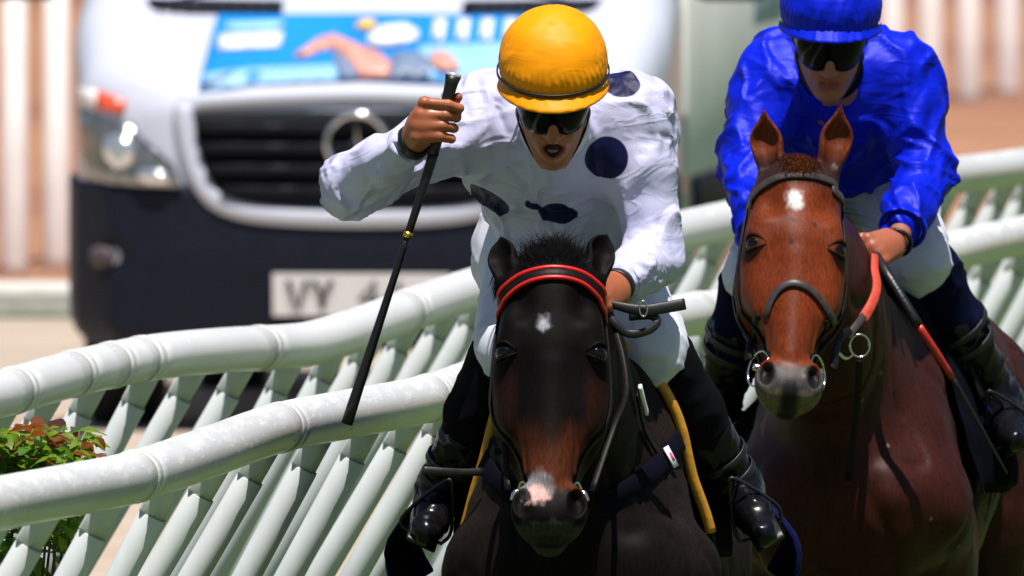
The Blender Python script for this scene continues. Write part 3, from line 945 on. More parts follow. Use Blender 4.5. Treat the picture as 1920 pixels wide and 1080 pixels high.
def head_sdf(m, h, mouth=0.0, ears=None, flare=1.0):
    """h: head frame, origin at the poll, +z towards the poll, -y out of the forehead, x to the picture's right"""
    A = h.A
    def E(x, y, z, r, k=0.03, rot=None, sub=False):
        m.ell(h.p(x, y, z), np.array(r) * h.sc, A if rot is None else rot.T @ A, k, sub)
    def Cp(a, b, r1, r2, k=0.03, e=None, sub=False):
        m.cap(h.p(*a), h.p(*b), r1 * h.sc, r2 * h.sc, k, sub, A if e is not None else None, e)
    E(0, .110, -.055, (.100, .095, .100), .04)
    E(0, .092, -.165, (.103, .088, .125), .04)
    Cp((0, .078, -.20), (0, .066, -.50), .082, .050, .04, (.86, .9, 1))
    Cp((0, .045, -.24), (0, .036, -.47), .040, .030, .03)
    for s in (-1, 1):
        E(s * .070, .048, -.150, (.028, .032, .045), .035)                       # brow bone
        E(s * .086, .058, -.198, (.026, .036, .036), .03)                        # orbit
        Cp((s * .082, .080, -.235), (s * .056, .085, -.375), .020, .012, .035)   # facial crest
        E(s * .070, .185, -.20, (.044, .095, .115), .05)                        # jowl
        Cp((s * .058, .19, -.28), (s * .026, .135, -.50), .056, .030, .05)       # jaw bar
        E(s * .062, .110, -.30, (.046, .075, .11), .05)                          # cheek muscle
        E(s * .072, .010, -.095, (.016, .022, .026), .04, None, True)            # hollow above the eye
        E(s * .088, .115, -.43, (.022, .045, .07), .05, None, True)              # hollow beside the nose
        E(s * .044 * flare, .042, -.532, (.032, .038, .048), .022)                # nostril wing
        rt = rotm(0, s * .35, s * .35)
        E(s * .051 * flare, .012, -.530, (.0225 * flare, .046, .036), .006, rt, True)
        Cp((s * .074, .055, -.26), (s * .060, .048, -.36), .004, .0035, .012); Cp((s * .060, .048, -.36), (s * .050, .062, -.45), .0035, .003, .012)
        E(s * .030, .068, -.568, (.022, .035, .028), .03)
    E(0, .060, -.540, (.055, .056, .050), .035)
    E(0, .045, -.562, (.038, .036, .028), .03)
    E(0, .100 + mouth * .3, -.570 - mouth, (.031, .036, .024), .02)
    E(0, .125 + mouth * .3, -.548 - mouth, (.030, .04, .026), .03)
    if mouth > 0:
        E(0, .062, -.588 - mouth * .2, (.045, .030, .006 + mouth * .35), .012, None, True)
    else:
        E(0, .070, -.590, (.05, .030, .0045), .012, None, True)
    for (base, mid, tip, face, wd) in ears:
        base, mid, tip = (np.asarray(q) for q in (base, mid, tip))
        ax = nrm(tip - base); fc = nrm(face - ax * np.dot(face, ax)); sd = np.cross(ax, fc)
        FA = np.array([sd, fc, ax])
        e = (1, .62, 1)
        m.cap(base - ax * .015, lerp(base, mid, .55), .024, wd * .88, .02, False, FA, e)
        m.cap(lerp(base, mid, .55), mid, wd * .88, wd, .012, False, FA, e)
        m.cap(mid, tip, wd, .004, .012, False, FA, e)
        o = fc * wd * .40
        lo = lerp(base, mid, .25)
        m.cap(lo + o, mid + o, wd * .55, wd * .80, .010, True, FA, (1, .80, 1))
        m.cap(mid + o, lerp(mid, tip, .88) + o * .45, wd * .80, .006, .010, True, FA, (1, .80, 1))

def body_sdf(m, b, h, leg=None, neck_r=(0.20, 0.115)):
    """b: body frame, origin on the ground under the withers, +y towards the tail"""
    A = b.A
    def E(x, y, z, r, k=0.06, rot=None, sub=False):
        m.ell(b.p(x, y, z), np.array(r) * b.sc, A if rot is None else rot.T @ A, k, sub)
    def Cp(a, c, r1, r2, k=0.06, e=None):
        m.cap(b.p(*a), b.p(*c), r1, r2, k, False, A if e is not None else None, e)
    E(0, .38, 1.14, (.262, .66, .33), .08)
    E(0, -.12, 1.08, (.225, .30, .29), .08)
    Cp((0, -.14, 1.40), (0, .40, 1.40), .10, .13, .12)
    E(0, .95, 1.24, (.225, .42, .24), .1)
    E(0, 1.22, 1.24, (.235, .32, .25), .1)
    for s in (-1, 1):
        E(s * .098, -.33, 1.04, (.105, .10, .15), .05, rotm(.2, 0, s * .2))       # breast muscles
        Cp((s * .085, .04, 1.42), (s * .185, -.25, 1.08), .085, .105, .06, (.75, 1, 1))   # shoulder blade
        Cp((s * .185, -.23, 1.06), (s * .165, .0, .90), .10, .085, .05)           # upper arm
        E(s * .185, .02, .98, (.075, .14, .14), .05)
        E(s * .16, 1.22, 1.02, (.145, .28, .32), .08)
        E(s * .13, 1.40, .98, (.11, .15, .26), .06)
    # legs: fore reaching and folding, hind driving
    def legc(pts, rs, k=.035):
        for i in range(len(pts) - 1):
            Cp(pts[i], pts[i + 1], rs[i], rs[i + 1], k)
    legc([(-.165, -.02, .90), (-.16, -.42, .62), (-.155, -.60, .30), (-.155, -.70, .16), (-.155, -.78, .07)], [.085, .052, .036, .040, .05])
    legc([(.165, -.02, .90), (.165, -.28, .58), (.165, -.04, .42), (.165, .06, .50), (.165, .12, .46)], [.085, .052, .036, .040, .05])
    legc([(-.16, 1.25, .90), (-.16, 1.10, .72), (-.15, 1.48, .50), (-.15, 1.36, .20), (-.15, 1.26, .07)], [.13, .085, .05, .042, .05])
    legc([(.16, 1.25, .90), (.16, 1.02, .70), (.15, 1.34, .46), (.15, 1.08, .22), (.15, .98, .07)], [.13, .085, .05, .042, .05])
    # neck
    bs, mid_, pl = b.p(0, -.10, 1.22), None, h.p(0, .14, -.10)
    m1 = lerp(bs, pl, .5) + V(0, 0, .03)
    ax = nrm(pl - bs)
    FA = np.array([A[0], nrm(np.cross(ax, A[0])), ax])
    m.cap(bs, m1, neck_r[0], (neck_r[0] + neck_r[1]) / 2, .10, False, FA, (.72, 1.15, 1))
    m.cap(m1, pl, (neck_r[0] + neck_r[1]) / 2, neck_r[1], .08, False, FA, (.70, 1.1, 1))
    m.cap(b.p(0, -.06, 1.40), h.p(0, .17, -.02), .10, .055, .08)

def build_horse(label, h, b, ears, paint, mt, mouth, flare=1.0, group='racehorses'):
    m = Model()
    body_sdf(m, b, h)
    head_sdf(m, h, mouth, ears, flare)
    corners = [h.p(x, y, z) for x in (-.16, .16) for y in (-.03, .30) for z in (.20, -.68)]
    flo, fhi = np.min(corners, 0), np.max(corners, 0)
    fine = surface(m, flo, fhi, 0.0036)
    bc = [b.p(x, y, z) for x in (-.40, .40) for y in (-1.1, 1.75) for z in (-.02, 1.6)]
    lo = np.minimum(np.min(bc, 0), flo); hi = np.maximum(np.max(bc, 0), fhi)
    coarse = surface(m, lo, hi, 0.0125, inset=[(flo, fhi)])
    v, F = merge_sf([fine, coarse])
    v, F = prune(v, F)
    # muscle relief and skin folds away from the head
    hl = h.loc(v)
    away = sstep(.26, .40, hl[:, 1]) + sstep(-.66, -.72, hl[:, 2])
    sel = np.where(away > .01)[0]
    q = v[sel]
    low = fbm(q, (6, 5, 7), 31, 2)
    warp = q + np.stack([fbm(q, (4, 4, 4), 32, 1), fbm(q, (4, 4, 4), 33, 1), fbm(q, (4, 4, 4), 34, 1)], 1) * .08
    fold = np.exp(-(fbm(warp, (9, 7, 2.2), 35, 1) / .09) ** 2)
    v[sel] += vnormals(v, F)[sel] * ((low * .010 - fold * .007) * np.clip(away[sel], 0, 1))[:, None]
    root = empty('racehorse', b.o, label, 'horse', group)
    cols = paint(v)
    o = mesh('body', v, F, mt, root, cols=cols)
    bvh = BVHTree.FromPolygons(v.tolist(), F.tolist())
    return root, o, bvh

def coat_mat(name, rough, fleck, spec):
    m = mat(name, rough=rough, attr=True, var=0.14, vscale=9, bump=0.06, bscale=300, spec=spec, sheen=0.0, coat=0.0, stretch=(1.4, 1, .35), rvar=.10)
    N, L = m.node_tree.nodes, m.node_tree.links
    b = N['Principled BSDF']
    b.inputs['Coat Roughness'].default_value = 0.35
    # flecks of thrown-up turf stuck to the coat
    vo = N.new('ShaderNodeTexVoronoi'); vo.inputs['Scale'].default_value = 20
    tc = N.new('ShaderNodeTexCoord'); L.new(tc.outputs['Object'], vo.inputs['Vector'])
    wn_ = N.new('ShaderNodeTexWhiteNoise'); L.new(vo.outputs['Position'], wn_.inputs['Vector'])
    mr = N.new('ShaderNodeMapRange'); mr.inputs[1].default_value = 0.0; mr.inputs[2].default_value = 1.0; mr.inputs[3].default_value = -0.16; mr.inputs[4].default_value = 0.085 * fleck
    L.new(wn_.outputs['Value'], mr.inputs[0])
    lt = N.new('ShaderNodeMath'); lt.operation = 'LESS_THAN'; L.new(vo.outputs['Distance'], lt.inputs[0]); L.new(mr.outputs[0], lt.inputs[1])
    mx = N.new('ShaderNodeMix'); mx.data_type = 'RGBA'; mx.inputs['B'].default_value = (0.13, 0.09, 0.075, 1)
    # lie of the hair
    mp = N.new('ShaderNodeMapping'); mp.inputs['Scale'].default_value = (1.0, 0.5, 0.09); L.new(tc.outputs['Object'], mp.inputs['Vector'])
    hn = N.new('ShaderNodeTexNoise'); hn.inputs['Scale'].default_value = 330; hn.inputs['Detail'].default_value = 3; hn.inputs['Distortion'].default_value = 0.6
    L.new(mp.outputs[0], hn.inputs['Vector'])
    hr = N.new('ShaderNodeMapRange'); hr.inputs[1].default_value = 0.3; hr.inputs[2].default_value = 0.7; hr.inputs[3].default_value = 0.62; hr.inputs[4].default_value = 1.38
    L.new(hn.outputs[0], hr.inputs[0])
    hx = N.new('ShaderNodeMix'); hx.data_type = 'RGBA'; hx.blend_type = 'MULTIPLY'; hx.inputs['Factor'].default_value = 1
    L.new(b.inputs['Base Color'].links[0].from_socket, hx.inputs['A']); L.new(hr.outputs[0], hx.inputs['B'])
    L.new(hx.outputs['Result'], b.inputs['Base Color'])
    src = b.inputs['Base Color'].links[0].from_socket
    L.new(lt.outputs[0], mx.inputs['Factor']); L.new(src, mx.inputs['A']); L.new(mx.outputs['Result'], b.inputs['Base Color'])
    return m
M['coat_dark'] = coat_mat('dark_bay_coat', 0.62, 0.3, 0.07)
M['coat_bay'] = coat_mat('bright_bay_coat', 0.5, 1.4, 0.17)
M['eye'] = mat('horse_eye', (0.003, 0.002, 0.002), 0.12, spec=0.35)
M['hair_dark'] = mat('dark_hair', (0.004, 0.0035, 0.004), 0.9, spec=0.05, var=.3, vscale=60)
M['hair_ginger'] = mat('ginger_hair', (0.20, 0.055, 0.012), 0.5, var=.35, vscale=60)

def hair_tuft(name, roots, mt, parent, seed=0, w=0.0022):
    """roots: list of (root, direction, length, bend); flat tapering strands joined into one tuft"""
    rg = random.Random(seed)
    Vv, Ff = [], []
    for (p, d, L_, bend) in roots:
        p, d, bend = np.asarray(p), nrm(d), np.asarray(bend)
        side = nrm(np.cross(d, V(rg.uniform(-.3, .3), -1, rg.uniform(-.3, .3))))
        n = 5
        base = len(Vv)
        for i in range(n + 1):
            t = i / n
            q = p + d * L_ * t + bend * t * t
            ww = w * (1 - t * .85)
            Vv += [tuple(q - side * ww), tuple(q + side * ww)]
        for i in range(n):
            a = base + 2 * i
            Ff.append((a, a + 1, a + 3, a + 2))
    return mesh(name, Vv, Ff, mt, parent)

# ---- frames
def frame_head(poll, tip, yaw, roll=0.0, L_=0.62):
    ez = nrm(np.asarray(poll) - np.asarray(tip))
    ex = V(math.cos(yaw), math.sin(yaw), math.tan(roll))
    ex = nrm(ex - ez * ex.dot(ez))
    ey = np.cross(ez, ex)
    return Fr(poll, ex, ey, ez, np.linalg.norm(np.asarray(poll) - np.asarray(tip)) / L_)
def frame_body(px, Y, ang, zg=-0.2, sc=1.0):
    x = W(px, 600, Y)[0]
    ex = V(math.cos(ang), math.sin(ang), 0)
    return Fr(V(x, Y, zg), ex, np.cross(V(0, 0, 1), ex), V(0, 0, 1), sc)

YA, YB = 50.0, 53.4
def WA(px, py, dy=0.0): return W(px, py, YA + dy)
def WB(px, py, dy=0.0): return W(px, py, YB + dy)

# dark horse in front
hA = frame_head(WA(1036, 478, .13), WA(1030, 1018, -.10), R(0), R(-1))
bA = frame_body(1098, YA + .86, R(-2.5))
earsA = [(WA(950, 520, .20), WA(940, 478, .23), WA(936, 436, .26), V(-.5, -.5, .4), .030),
         (WA(1120, 515, .20), WA(1128, 470, .23), WA(1142, 432, .26), V(.5, -.5, .4), .030)]
def paintA(P):
    L = hA.loc(P)
    c = np.tile(np.array([[.0032, .0020, .0020]]), (len(P), 1))
    n1 = fbm(P, (60, 60, 35), 1, 2) * .008
    n2 = fbm(P, (9, 9, 9), 2, 2)
    inh = sstep(-.66, -.6, L[:, 2]) * (1 - sstep(.0, .05, L[:, 2])) * (1 - sstep(.28, .32, L[:, 1]))
    # shoulders and barrel: grey-brown sheen painted into the coat colour
    z = P[:, 2]
    bl = bA.loc(P)
    w = (1 - inh) * sstep(-.5, .2, bl[:, 1] + np.abs(bl[:, 0]) * .9) * (.75 + .25 * n2)
    c = mixc(c, (.018, .0125, .0095), np.clip(w, 0, 1))
    # rusty muzzle
    w = sstep(-.33, -.43, L[:, 2] + n1) * (1 - sstep(-.485, -.515, L[:, 2] + n1)) * sstep(.19, .10, L[:, 1])
    cen = 1 - .75 * (1 - sstep(.008, .045, np.abs(L[:, 0]))) * sstep(-.45, -.37, L[:, 2])
    c = mixc(c, (.105, .026, .009), np.clip(w * cen * (.85 + .4 * n2), 0, 1))
    w = inh * sstep(.06, .085, np.abs(L[:, 0])) * sstep(-.42, -.38, L[:, 2]) * (1 - sstep(-.30, -.2, L[:, 2]))
    c = mixc(c, (.018, .0055, .0035), np.clip(w, 0, 1))
    # nostril inside, chin
    w = sstep(-.565, -.58, L[:, 2] + n1) * inh
    c = mixc(c, (.050, .050, .036), np.clip(w * .7, 0, 1))
    d = np.sqrt(((np.abs(L[:, 0]) - .0535) / .8) ** 2 + ((L[:, 2] + .530) / 1.5) ** 2)
    c = mixc(c, (.002, .0015, .0015), inh * sstep(.021, .015, d))
    # pink snip and its grey edge, star
    d = np.sqrt(((L[:, 0] + .026) / 1.0) ** 2 + ((L[:, 2] + .495) / 1.15) ** 2)
    front = L[:, 1] < .08
    c = mixc(c, (.22, .21, .22), np.clip(sstep(.040, .022, d + n1) * front * .9, 0, 1))
    d = np.sqrt((L[:, 0] + .027) ** 2 + (L[:, 2] + .512) ** 2)
    c = mixc(c, (.62, .36, .33), sstep(.030, .018, d + n1) * front)
    d = np.maximum(np.abs(L[:, 0] + .016) * 1.0 + .35 * (-(L[:, 2] + .155)) , 0) + np.abs(L[:, 2] + .155) * .75
    c = mixc(c, (.28, .28, .32), sstep(.022, .003, d + n1 * 1.0) * front)
    return c
horseA, horseA_body, bvhA = build_horse('dark bay racehorse with red browband and pink-tipped nose in front', hA, bA, earsA, paintA, M['coat_dark'], 0.016, 1.05)

# chestnut-faced horse behind
hB = frame_head(WB(1503, 302, .10), WB(1480, 768, -.17), R(5), R(-1))
bB = frame_body(1612, YB + .92, R(-8))
earsB = [(WB(1446, 322, .20), WB(1436, 262, .21), WB(1431, 198, .20), V(-.25, -1, .1), .033),
         (WB(1556, 315, .20), WB(1569, 256, .21), WB(1578, 190, .20), V(.25, -1, .1), .033)]
def paintB(P):
    L = hB.loc(P)
    bl = bB.loc(P)
    n1 = fbm(P, (60, 60, 35), 3, 2) * .010
    n2 = fbm(P, (8, 8, 8), 4, 3)
    c = np.tile(np.array([[.016, .0036, .0020]]), (len(P), 1))
    inh = sstep(.24, .20, L[:, 1]) * sstep(-.68, -.64, L[:, 2])
    c = mixc(c, (.045, .0085, .0042), np.clip((1 - inh) * (.6 + .3 * n2), 0, 1))
    c = mixc(c, (.155, .026, .005), np.clip(inh * (.95 + .25 * n2), 0, 1))
    # darker, greyer muzzle and pale lips
    w = inh * sstep(-.495, -.525, L[:, 2] + n1)
    c = mixc(c, (.040, .016, .012), w)
    c = mixc(c, (.010, .009, .009), inh * sstep(.030, .014, np.abs(L[:, 0])) * sstep(-.52, -.54, L[:, 2] + n1))
    d = np.sqrt((np.abs(L[:, 0]) - .050) ** 2 + (L[:, 2] + .54) ** 2)
    c = mixc(c, (.045, .040, .042), inh * sstep(.045, .030, d))
    w = inh * sstep(-.56, -.575, L[:, 2] + n1) * sstep(.012, .03, np.abs(L[:, 0]))
    c = mixc(c, (.17, .135, .07), w * .8)
    d = np.sqrt(((np.abs(L[:, 0]) - .0535) / .8) ** 2 + ((L[:, 2] + .530) / 1.5) ** 2)
    c = mixc(c, (.004, .003, .003), inh * sstep(.021, .015, d))
    # dark around the eyes
    d = np.sqrt((np.abs(L[:, 0]) - .098) ** 2 + (L[:, 1] - .06) ** 2 + (L[:, 2] + .20) ** 2)
    c = mixc(c, (.012, .005, .004), sstep(.055, .028, d))
    # ears: dark rims at the base
    ear = (L[:, 2] > .03) & (L[:, 1] < .3)
    c = mixc(c, (.13, .027, .008), np.where(ear, .85, 0.))
    c = mixc(c, (.030, .012, .011), sstep(-.07, -.02, L[:, 2]) * (1 - sstep(.03, .07, L[:, 2])) * (L[:, 1] < .28))
    # star
    d = np.sqrt(((L[:, 0] + .010) / .9) ** 2 + ((L[:, 2] + .095) / 1.25) ** 2)
    c = mixc(c, (.72, .66, .66), sstep(.028, .006, d + n1 * 1.0) * (L[:, 1] < .1))
    # nicks on the forehead
    for x, z in ((.037, -.155), (-.012, -.150), (-.014, -.205)):
        d = np.sqrt((L[:, 0] - x) ** 2 + (L[:, 2] - z) ** 2)
        c = mixc(c, (.02, .008, .006), sstep(.008, .004, d) * (L[:, 1] < .1) * .8)
    return c
horseB, horseB_body, bvhB = build_horse('bright bay racehorse with white star and pricked ears behind', hB, bB, earsB, paintB, M['coat_bay'], 0.0, 1.05)

# eyes with lids
def eyes(h, root, mt):
    for s in (-1, 1):
        md = Model()
        md.ell(h.p(s * .090, .044, -.200), np.array((.0235, .027, .0215)) * h.sc, h.A)
        c = h.p(s * .090, .044, -.200)
        v, f = surface(md, c - .04, c + .04, .003, B=8)
        mesh('eye', v, f, M['eye'], root)
        for dz, r in ((.014, .008), (-.013, .006)):
            P_ = [h.p(s * .070, .014, -.204 + dz * .2), h.p(s * .094, .018, -.200 + dz * 1.2), h.p(s * .110, .040, -.200 + dz * 1.3), h.p(s * .106, .074, -.200 + dz * .5)]
            tube('eyelid', catmull(P_, 5), lambda t: (.002 + r * math.sin(PI * t)) * .5, mt, root, n=10)
M['lid_dark'] = mat('lid_dark', (.004, .0025, .002), .6, bump=.2, spec=.08)
M['lid_bay'] = mat('lid_bay', (.03, .007, .003), .6, bump=.2, spec=.08)
eyes(hA, horseA, M['lid_dark'])
eyes(hB, horseB, M['lid_bay'])

# manes and forelocks
rg = random.Random(3)
rt = []
for k in range(2200):      # wind-blown forelock and mane above the dark horse's poll
    px = rg.gauss(1038, 27); a = WA(px, 500 + rg.uniform(-24, 8), .14 + rg.uniform(0, .12))
    rt.append((near(bvhA, a, -.002)[0], V(rg.gauss((px - 1038) * .004, .22), rg.uniform(-.1, .5), 1), rg.uniform(.02, .06), V(rg.uniform(-.03, .03), .02, rg.uniform(-.05, -.005))))
for k in range(160):
    px = rg.gauss(935, 10); a = WA(px, rg.uniform(500, 540), .2)
    rt.append((near(bvhA, a, -.002)[0], V(-.35, -.1, -.9), rg.uniform(.015, .035), V(0, 0, 0)))
hair_tuft('forelock', rt, M['hair_dark'], horseA, 5, .0007)
rt = []
for k in range(900):
    px = rg.gauss(1500, 17); a = WB(px, rg.uniform(296, 322), .08 + rg.uniform(0, .12))
    rt.append((near(bvhB, a, -.002)[0], V(rg.gauss((px - 1500) * .012, .3), -.35, .75), rg.uniform(.018, .034), V(0, -.016, -.018)))
hair_tuft('forelock', rt, M['hair_ginger'], horseB, 6, .0009)
def mane(h, b, bvh, root, mt, seed):
    rg = random.Random(seed)
    rt = []
    for k in range(500):
        t = rg.random()
        q = lerp(h.p(0, .20, .05), b.p(0, -.05, 1.55), t) + V(rg.gauss(0, .012), 0, .05)
        a, n = near(bvh, q, -.003)
        rt.append((a, V(rg.gauss(.2, .5), .5, .5), rg.uniform(.05, .11), V(rg.uniform(-.03, .06), .05, -.06)))
    hair_tuft('mane', rt, mt, root, seed, .0018)
mane(hA, bA, bvhA, horseA, M['hair_dark'], 7)
mane(hB, bB, bvhB, horseB, M['hair_dark'], 8)
def tail(b, root, mt, seed):
    rg = random.Random(seed)
    rt = [(b.p(rg.gauss(0, .03), 1.50, 1.22 + rg.gauss(0, .03)), V(rg.gauss(0, .12), 1, .1), rg.uniform(.3, .55), V(rg.gauss(0, .05), .0, -.35)) for k in range(400)]
    hair_tuft('tail', rt, mt, root, seed, .003)
tail(bA, horseA, M['hair_dark'], 9)
tail(bB, horseB, M['hair_dark'], 10)
# ------------------------------------------------------------------ people
M['skin'] = mat('skin', rough=0.5, attr=True, var=0.06, vscale=60, bump=0.05, bscale=220, sss=0.12, coat=0.06)
M['boot'] = mat('boot_leather', (0.004, 0.004, 0.006), 0.24, spec=0.22, var=0.2, vscale=30, bump=0.12, bscale=25, coat=0.04)
M['legging'] = mat('navy_legging', (0.003, 0.005, 0.024), 0.85, spec=0.05, var=0.2, vscale=30)
M['black_leg'] = mat('black_legging', (0.0025, 0.0025, 0.004), 0.8, spec=0.08, var=0.2, vscale=30)
M['breeches'] = mat('white_breeches', (0.68, 0.69, 0.80), 0.6, var=0.05, vscale=12, bump=0.12, bscale=30)
M['strap_black'] = mat('black_strap', (0.008, 0.008, 0.010), 0.45, var=0.2, vscale=60, bump=0.05)
M['lens'] = mat('goggle_lens', (0.002, 0.002, 0.004), 0.16, spec=0.12)
M['lens_blue'] = mat('lens_flash', (0.0, 0.0, 0.9), 0.1)
M['white_cuff'] = mat('stock_white', (0.76, 0.76, 0.80), 0.6, bump=0.1, bscale=40)
M['teeth'] = mat('teeth', (0.30, 0.24, 0.18), 0.4)

def silk(name, col, spots=(), dark=(0.006, 0.008, 0.06), wk=1.0):
    m = mat(name, col, 0.5, var=0.04, vscale=8, spec=0.2)
    N, L = m.node_tree.nodes, m.node_tree.links
    tc = N.new('ShaderNodeTexCoord')
    prev = None
    for sc_, st, sr, ds in ((5.5, (1, .5, .6), .42 * wk, .03), (13.0, (.6, .5, 1.2), .12 * wk, .014), (34.0, (1, 1, .7), .03 * wk, .006)):
        mp = N.new('ShaderNodeMapping'); mp.inputs['Scale'].default_value = st; mp.inputs['Rotation'].default_value = (0, .5, 0); L.new(tc.outputs['Object'], mp.inputs['Vector'])
        nz = N.new('ShaderNodeTexNoise'); nz.inputs['Scale'].default_value = sc_; nz.inputs['Detail'].default_value = 1.5; nz.inputs['Distortion'].default_value = 1.2
        L.new(mp.outputs[0], nz.inputs['Vector'])
        s1 = N.new('ShaderNodeMath'); s1.operation = 'SUBTRACT'; s1.inputs[1].default_value = .5; L.new(nz.outputs[0], s1.inputs[0])
        s2 = N.new('ShaderNodeMath'); s2.operation = 'ABSOLUTE'; L.new(s1.outputs[0], s2.inputs[0])
        s3 = N.new('ShaderNodeMapRange'); s3.inputs[1].default_value = 0; s3.inputs[2].default_value = .12; s3.inputs[3].default_value = 1; s3.inputs[4].default_value = 0
        s3.interpolation_type = 'SMOOTHSTEP'
        L.new(s2.outputs[0], s3.inputs[0])
        bp = N.new('ShaderNodeBump'); bp.inputs['Strength'].default_value = sr; bp.inputs['Distance'].default_value = ds
        L.new(s3.outputs[0], bp.inputs['Height'])
        if prev is not None: L.new(prev, bp.inputs['Normal'])
        prev = bp.outputs[0]
    L.new(prev, N['Principled BSDF'].inputs['Normal'])
    if spots:
        N, L = m.node_tree.nodes, m.node_tree.links
        b = N['Principled BSDF']
        tc = N.new('ShaderNodeTexCoord')
        last = None
        for (c, r) in spots:
            d = N.new('ShaderNodeVectorMath'); d.operation = 'DISTANCE'
            L.new(tc.outputs['Object'], d.inputs[0]); d.inputs[1].default_value = tuple(float(q) for q in c)
            lt = N.new('ShaderNodeMapRange'); lt.inputs[1].default_value = r - .0015; lt.inputs[2].default_value = r + .0015
            lt.inputs[3].default_value = 1; lt.inputs[4].default_value = 0
            L.new(d.outputs['Value'], lt.inputs[0])
            if last is None: last = lt.outputs[0]
            else:
                mx = N.new('ShaderNodeMath'); mx.operation = 'MAXIMUM'
                L.new(last, mx.inputs[0]); L.new(lt.outputs[0], mx.inputs[1]); last = mx.outputs[0]
        mm = N.new('ShaderNodeMix'); mm.data_type = 'RGBA'
        mm.inputs['B'].default_value = (*dark, 1)
        src = b.inputs['Base Color'].links[0].from_socket
        L.new(src, mm.inputs['A']); L.new(last, mm.inputs['Factor']); L.new(mm.outputs['Result'], b.inputs['Base Color'])
    return m

def human_head(m, h, mouth):
    A = h.A
    def E(x, y, z, r, k=.012, sub=False, rot=None): m.ell(h.p(x, y, z), r, A if rot is None else rot.T @ A, k, sub)
    def Cp(a, b, r1, r2, k=.012, sub=False): m.cap(h.p(*a), h.p(*b), r1, r2, k, sub)
    E(0, .012, .045, (.074, .096, .085), .02)
    E(0, -.030, -.020, (.060, .060, .075), .03)
    E(0, -.045, -.070 - mouth * .4, (.044, .046, .050), .03)
    for s in (-1, 1):
        Cp((s * .052, .0, -.055), (s * .018, -.070, -.108 - mouth), .020, .015, .03)
        E(s * .043, -.062, -.022, (.020, .020, .016), .02)
        Cp((s * .012, -.090, .022), (s * .045, -.074, .020), .010, .008, .015)
        E(s * .031, -.094, .002, (.015, .012, .010), .012, True)
        E(s * .0125, -.100, -.042, (.008, .010, .008), .008)
        E(s * .0065, -.106, -.051, (.0038, .006, .004), .004, True)
        E(s * .077, .018, -.008, (.007, .017, .030), .008)
        E(s * .026, -.076, -.062, (.015, .012, .022), .02)
    Cp((0, -.088, .010), (0, -.116, -.036), .0085, .0125, .012)
    E(0, -.078, -.112 - mouth, (.021, .017, .017), .02)
    if mouth > .005:
        E(0, -.100, -.076 - mouth * .45, (.021, .028, .010 + mouth * .45), .006, True)
        P_ = [h.p(.025 * math.cos(a), -.096 + .012 * abs(math.cos(a)) + .004 * (math.sin(a) < 0), -.076 - mouth * .45 + (.015 + mouth * .48) * math.sin(a)) for a in np.linspace(0, 2 * PI, 13)]
        for a, b in zip(P_[:-1], P_[1:]): m.cap(a, b, .0050, .0050, .006)
    else:
        for x0, x1 in ((-.021, 0), (0, .021)):
            Cp((x0, -.090 - .006 * (x0 == 0), -.069), (x1, -.090 - .006 * (x1 == 0), -.069), .0055, .0055, .008)
            Cp((x0, -.088 - .006 * (x0 == 0), -.081), (x1, -.088 - .006 * (x1 == 0), -.081), .0062, .0062, .008)
        E(0, -.103, -.0745, (.022, .012, .0020), .004, True)

def fist(m, C, f, s, bn, sc=1.0):
    """closed hand: C centre, f forearm->knuckles, s towards the thumb side, bn out of the back of the hand; returns joints"""
    f, bn = nrm(f), np.asarray(bn, float)
    bn = nrm(bn - f * bn.dot(f)); s = np.asarray(s, float); s = nrm(s - f * s.dot(f) - bn * s.dot(bn))
    q = lambda a, b, c: C + (f * a + s * b + bn * c) * sc
    for i in range(4):
        o = .031 - .0205 * i
        ln = (1.0, 1.06, 1.0, .85)[i]
        K = q(.036 - .003 * abs(i - 1), o, .012)
        P1 = q(.036 + .028 * ln, o * .96, -.012)
        P2 = q(.036 + .012 * ln, o * .94, -.040 * ln)
        T = q(.012, o * .92, -.038)
        m.cap(q(-.03, o * .75, .006), K, .013, .0115, .012)
        m.cap(K, P1, .0112, .0098, .005); m.cap(P1, P2, .0098, .0086, .004); m.cap(P2, T, .0086, .0078, .004)
        m.ell(K + bn * .002, (.0115, .0115, .0105), None, .006)
    m.cap(q(-.035, .0, -.002), q(.015, .0, -.004), .030, .032, .02)
    m.cap(q(-.028, .022, -.012), q(.012, .044, -.022), .017, .0125, .012)
    m.cap(q(.012, .044, -.022), q(.040, .040, -.030), .0118, .0105, .006)
    m.cap(q(.040, .040, -.030), q(.056, .024, -.032), .0105, .0088, .005)

def wrinkle(v, F, amp, seed, sc=(16, 16, 16), ridges=None):
    n = vnormals(v, F)
    sc = np.array(sc)
    w1 = fbm(v, sc * .5, seed + 4, 2)
    warp = v + np.stack([fbm(v, (5, 5, 5), seed + 9, 1), fbm(v, (5, 5, 5), seed + 10, 1), fbm(v, (5, 5, 5), seed + 11, 1)], 1) * .05
    a = fbm(warp, sc * np.array((.42, 1.0, .95)), seed, 1)
    b = fbm(warp, sc * np.array((1.0, .5, .38)), seed + 2, 1)
    ra = np.exp(-(a / .075) ** 2) - .3
    rb = np.exp(-(b / .075) ** 2) - .3
    gate = sstep(-.15, .35, fbm(v, (6, 6, 6), seed + 6, 1))
    d = amp * (.9 * w1 + 1.3 * ra * gate + 1.2 * rb * (1 - gate))
    v = v + n * d[:, None]
    for _ in range(1):
        s_ = np.zeros_like(v); c_ = np.zeros(len(v))
        for q in range(4):
            np.add.at(s_, F[:, q], v[F[:, (q + 1) % 4]]); np.add.at(c_, F[:, q], 1)
        v = v * .5 + .5 * s_ / np.maximum(c_, 1)[:, None]
    return v

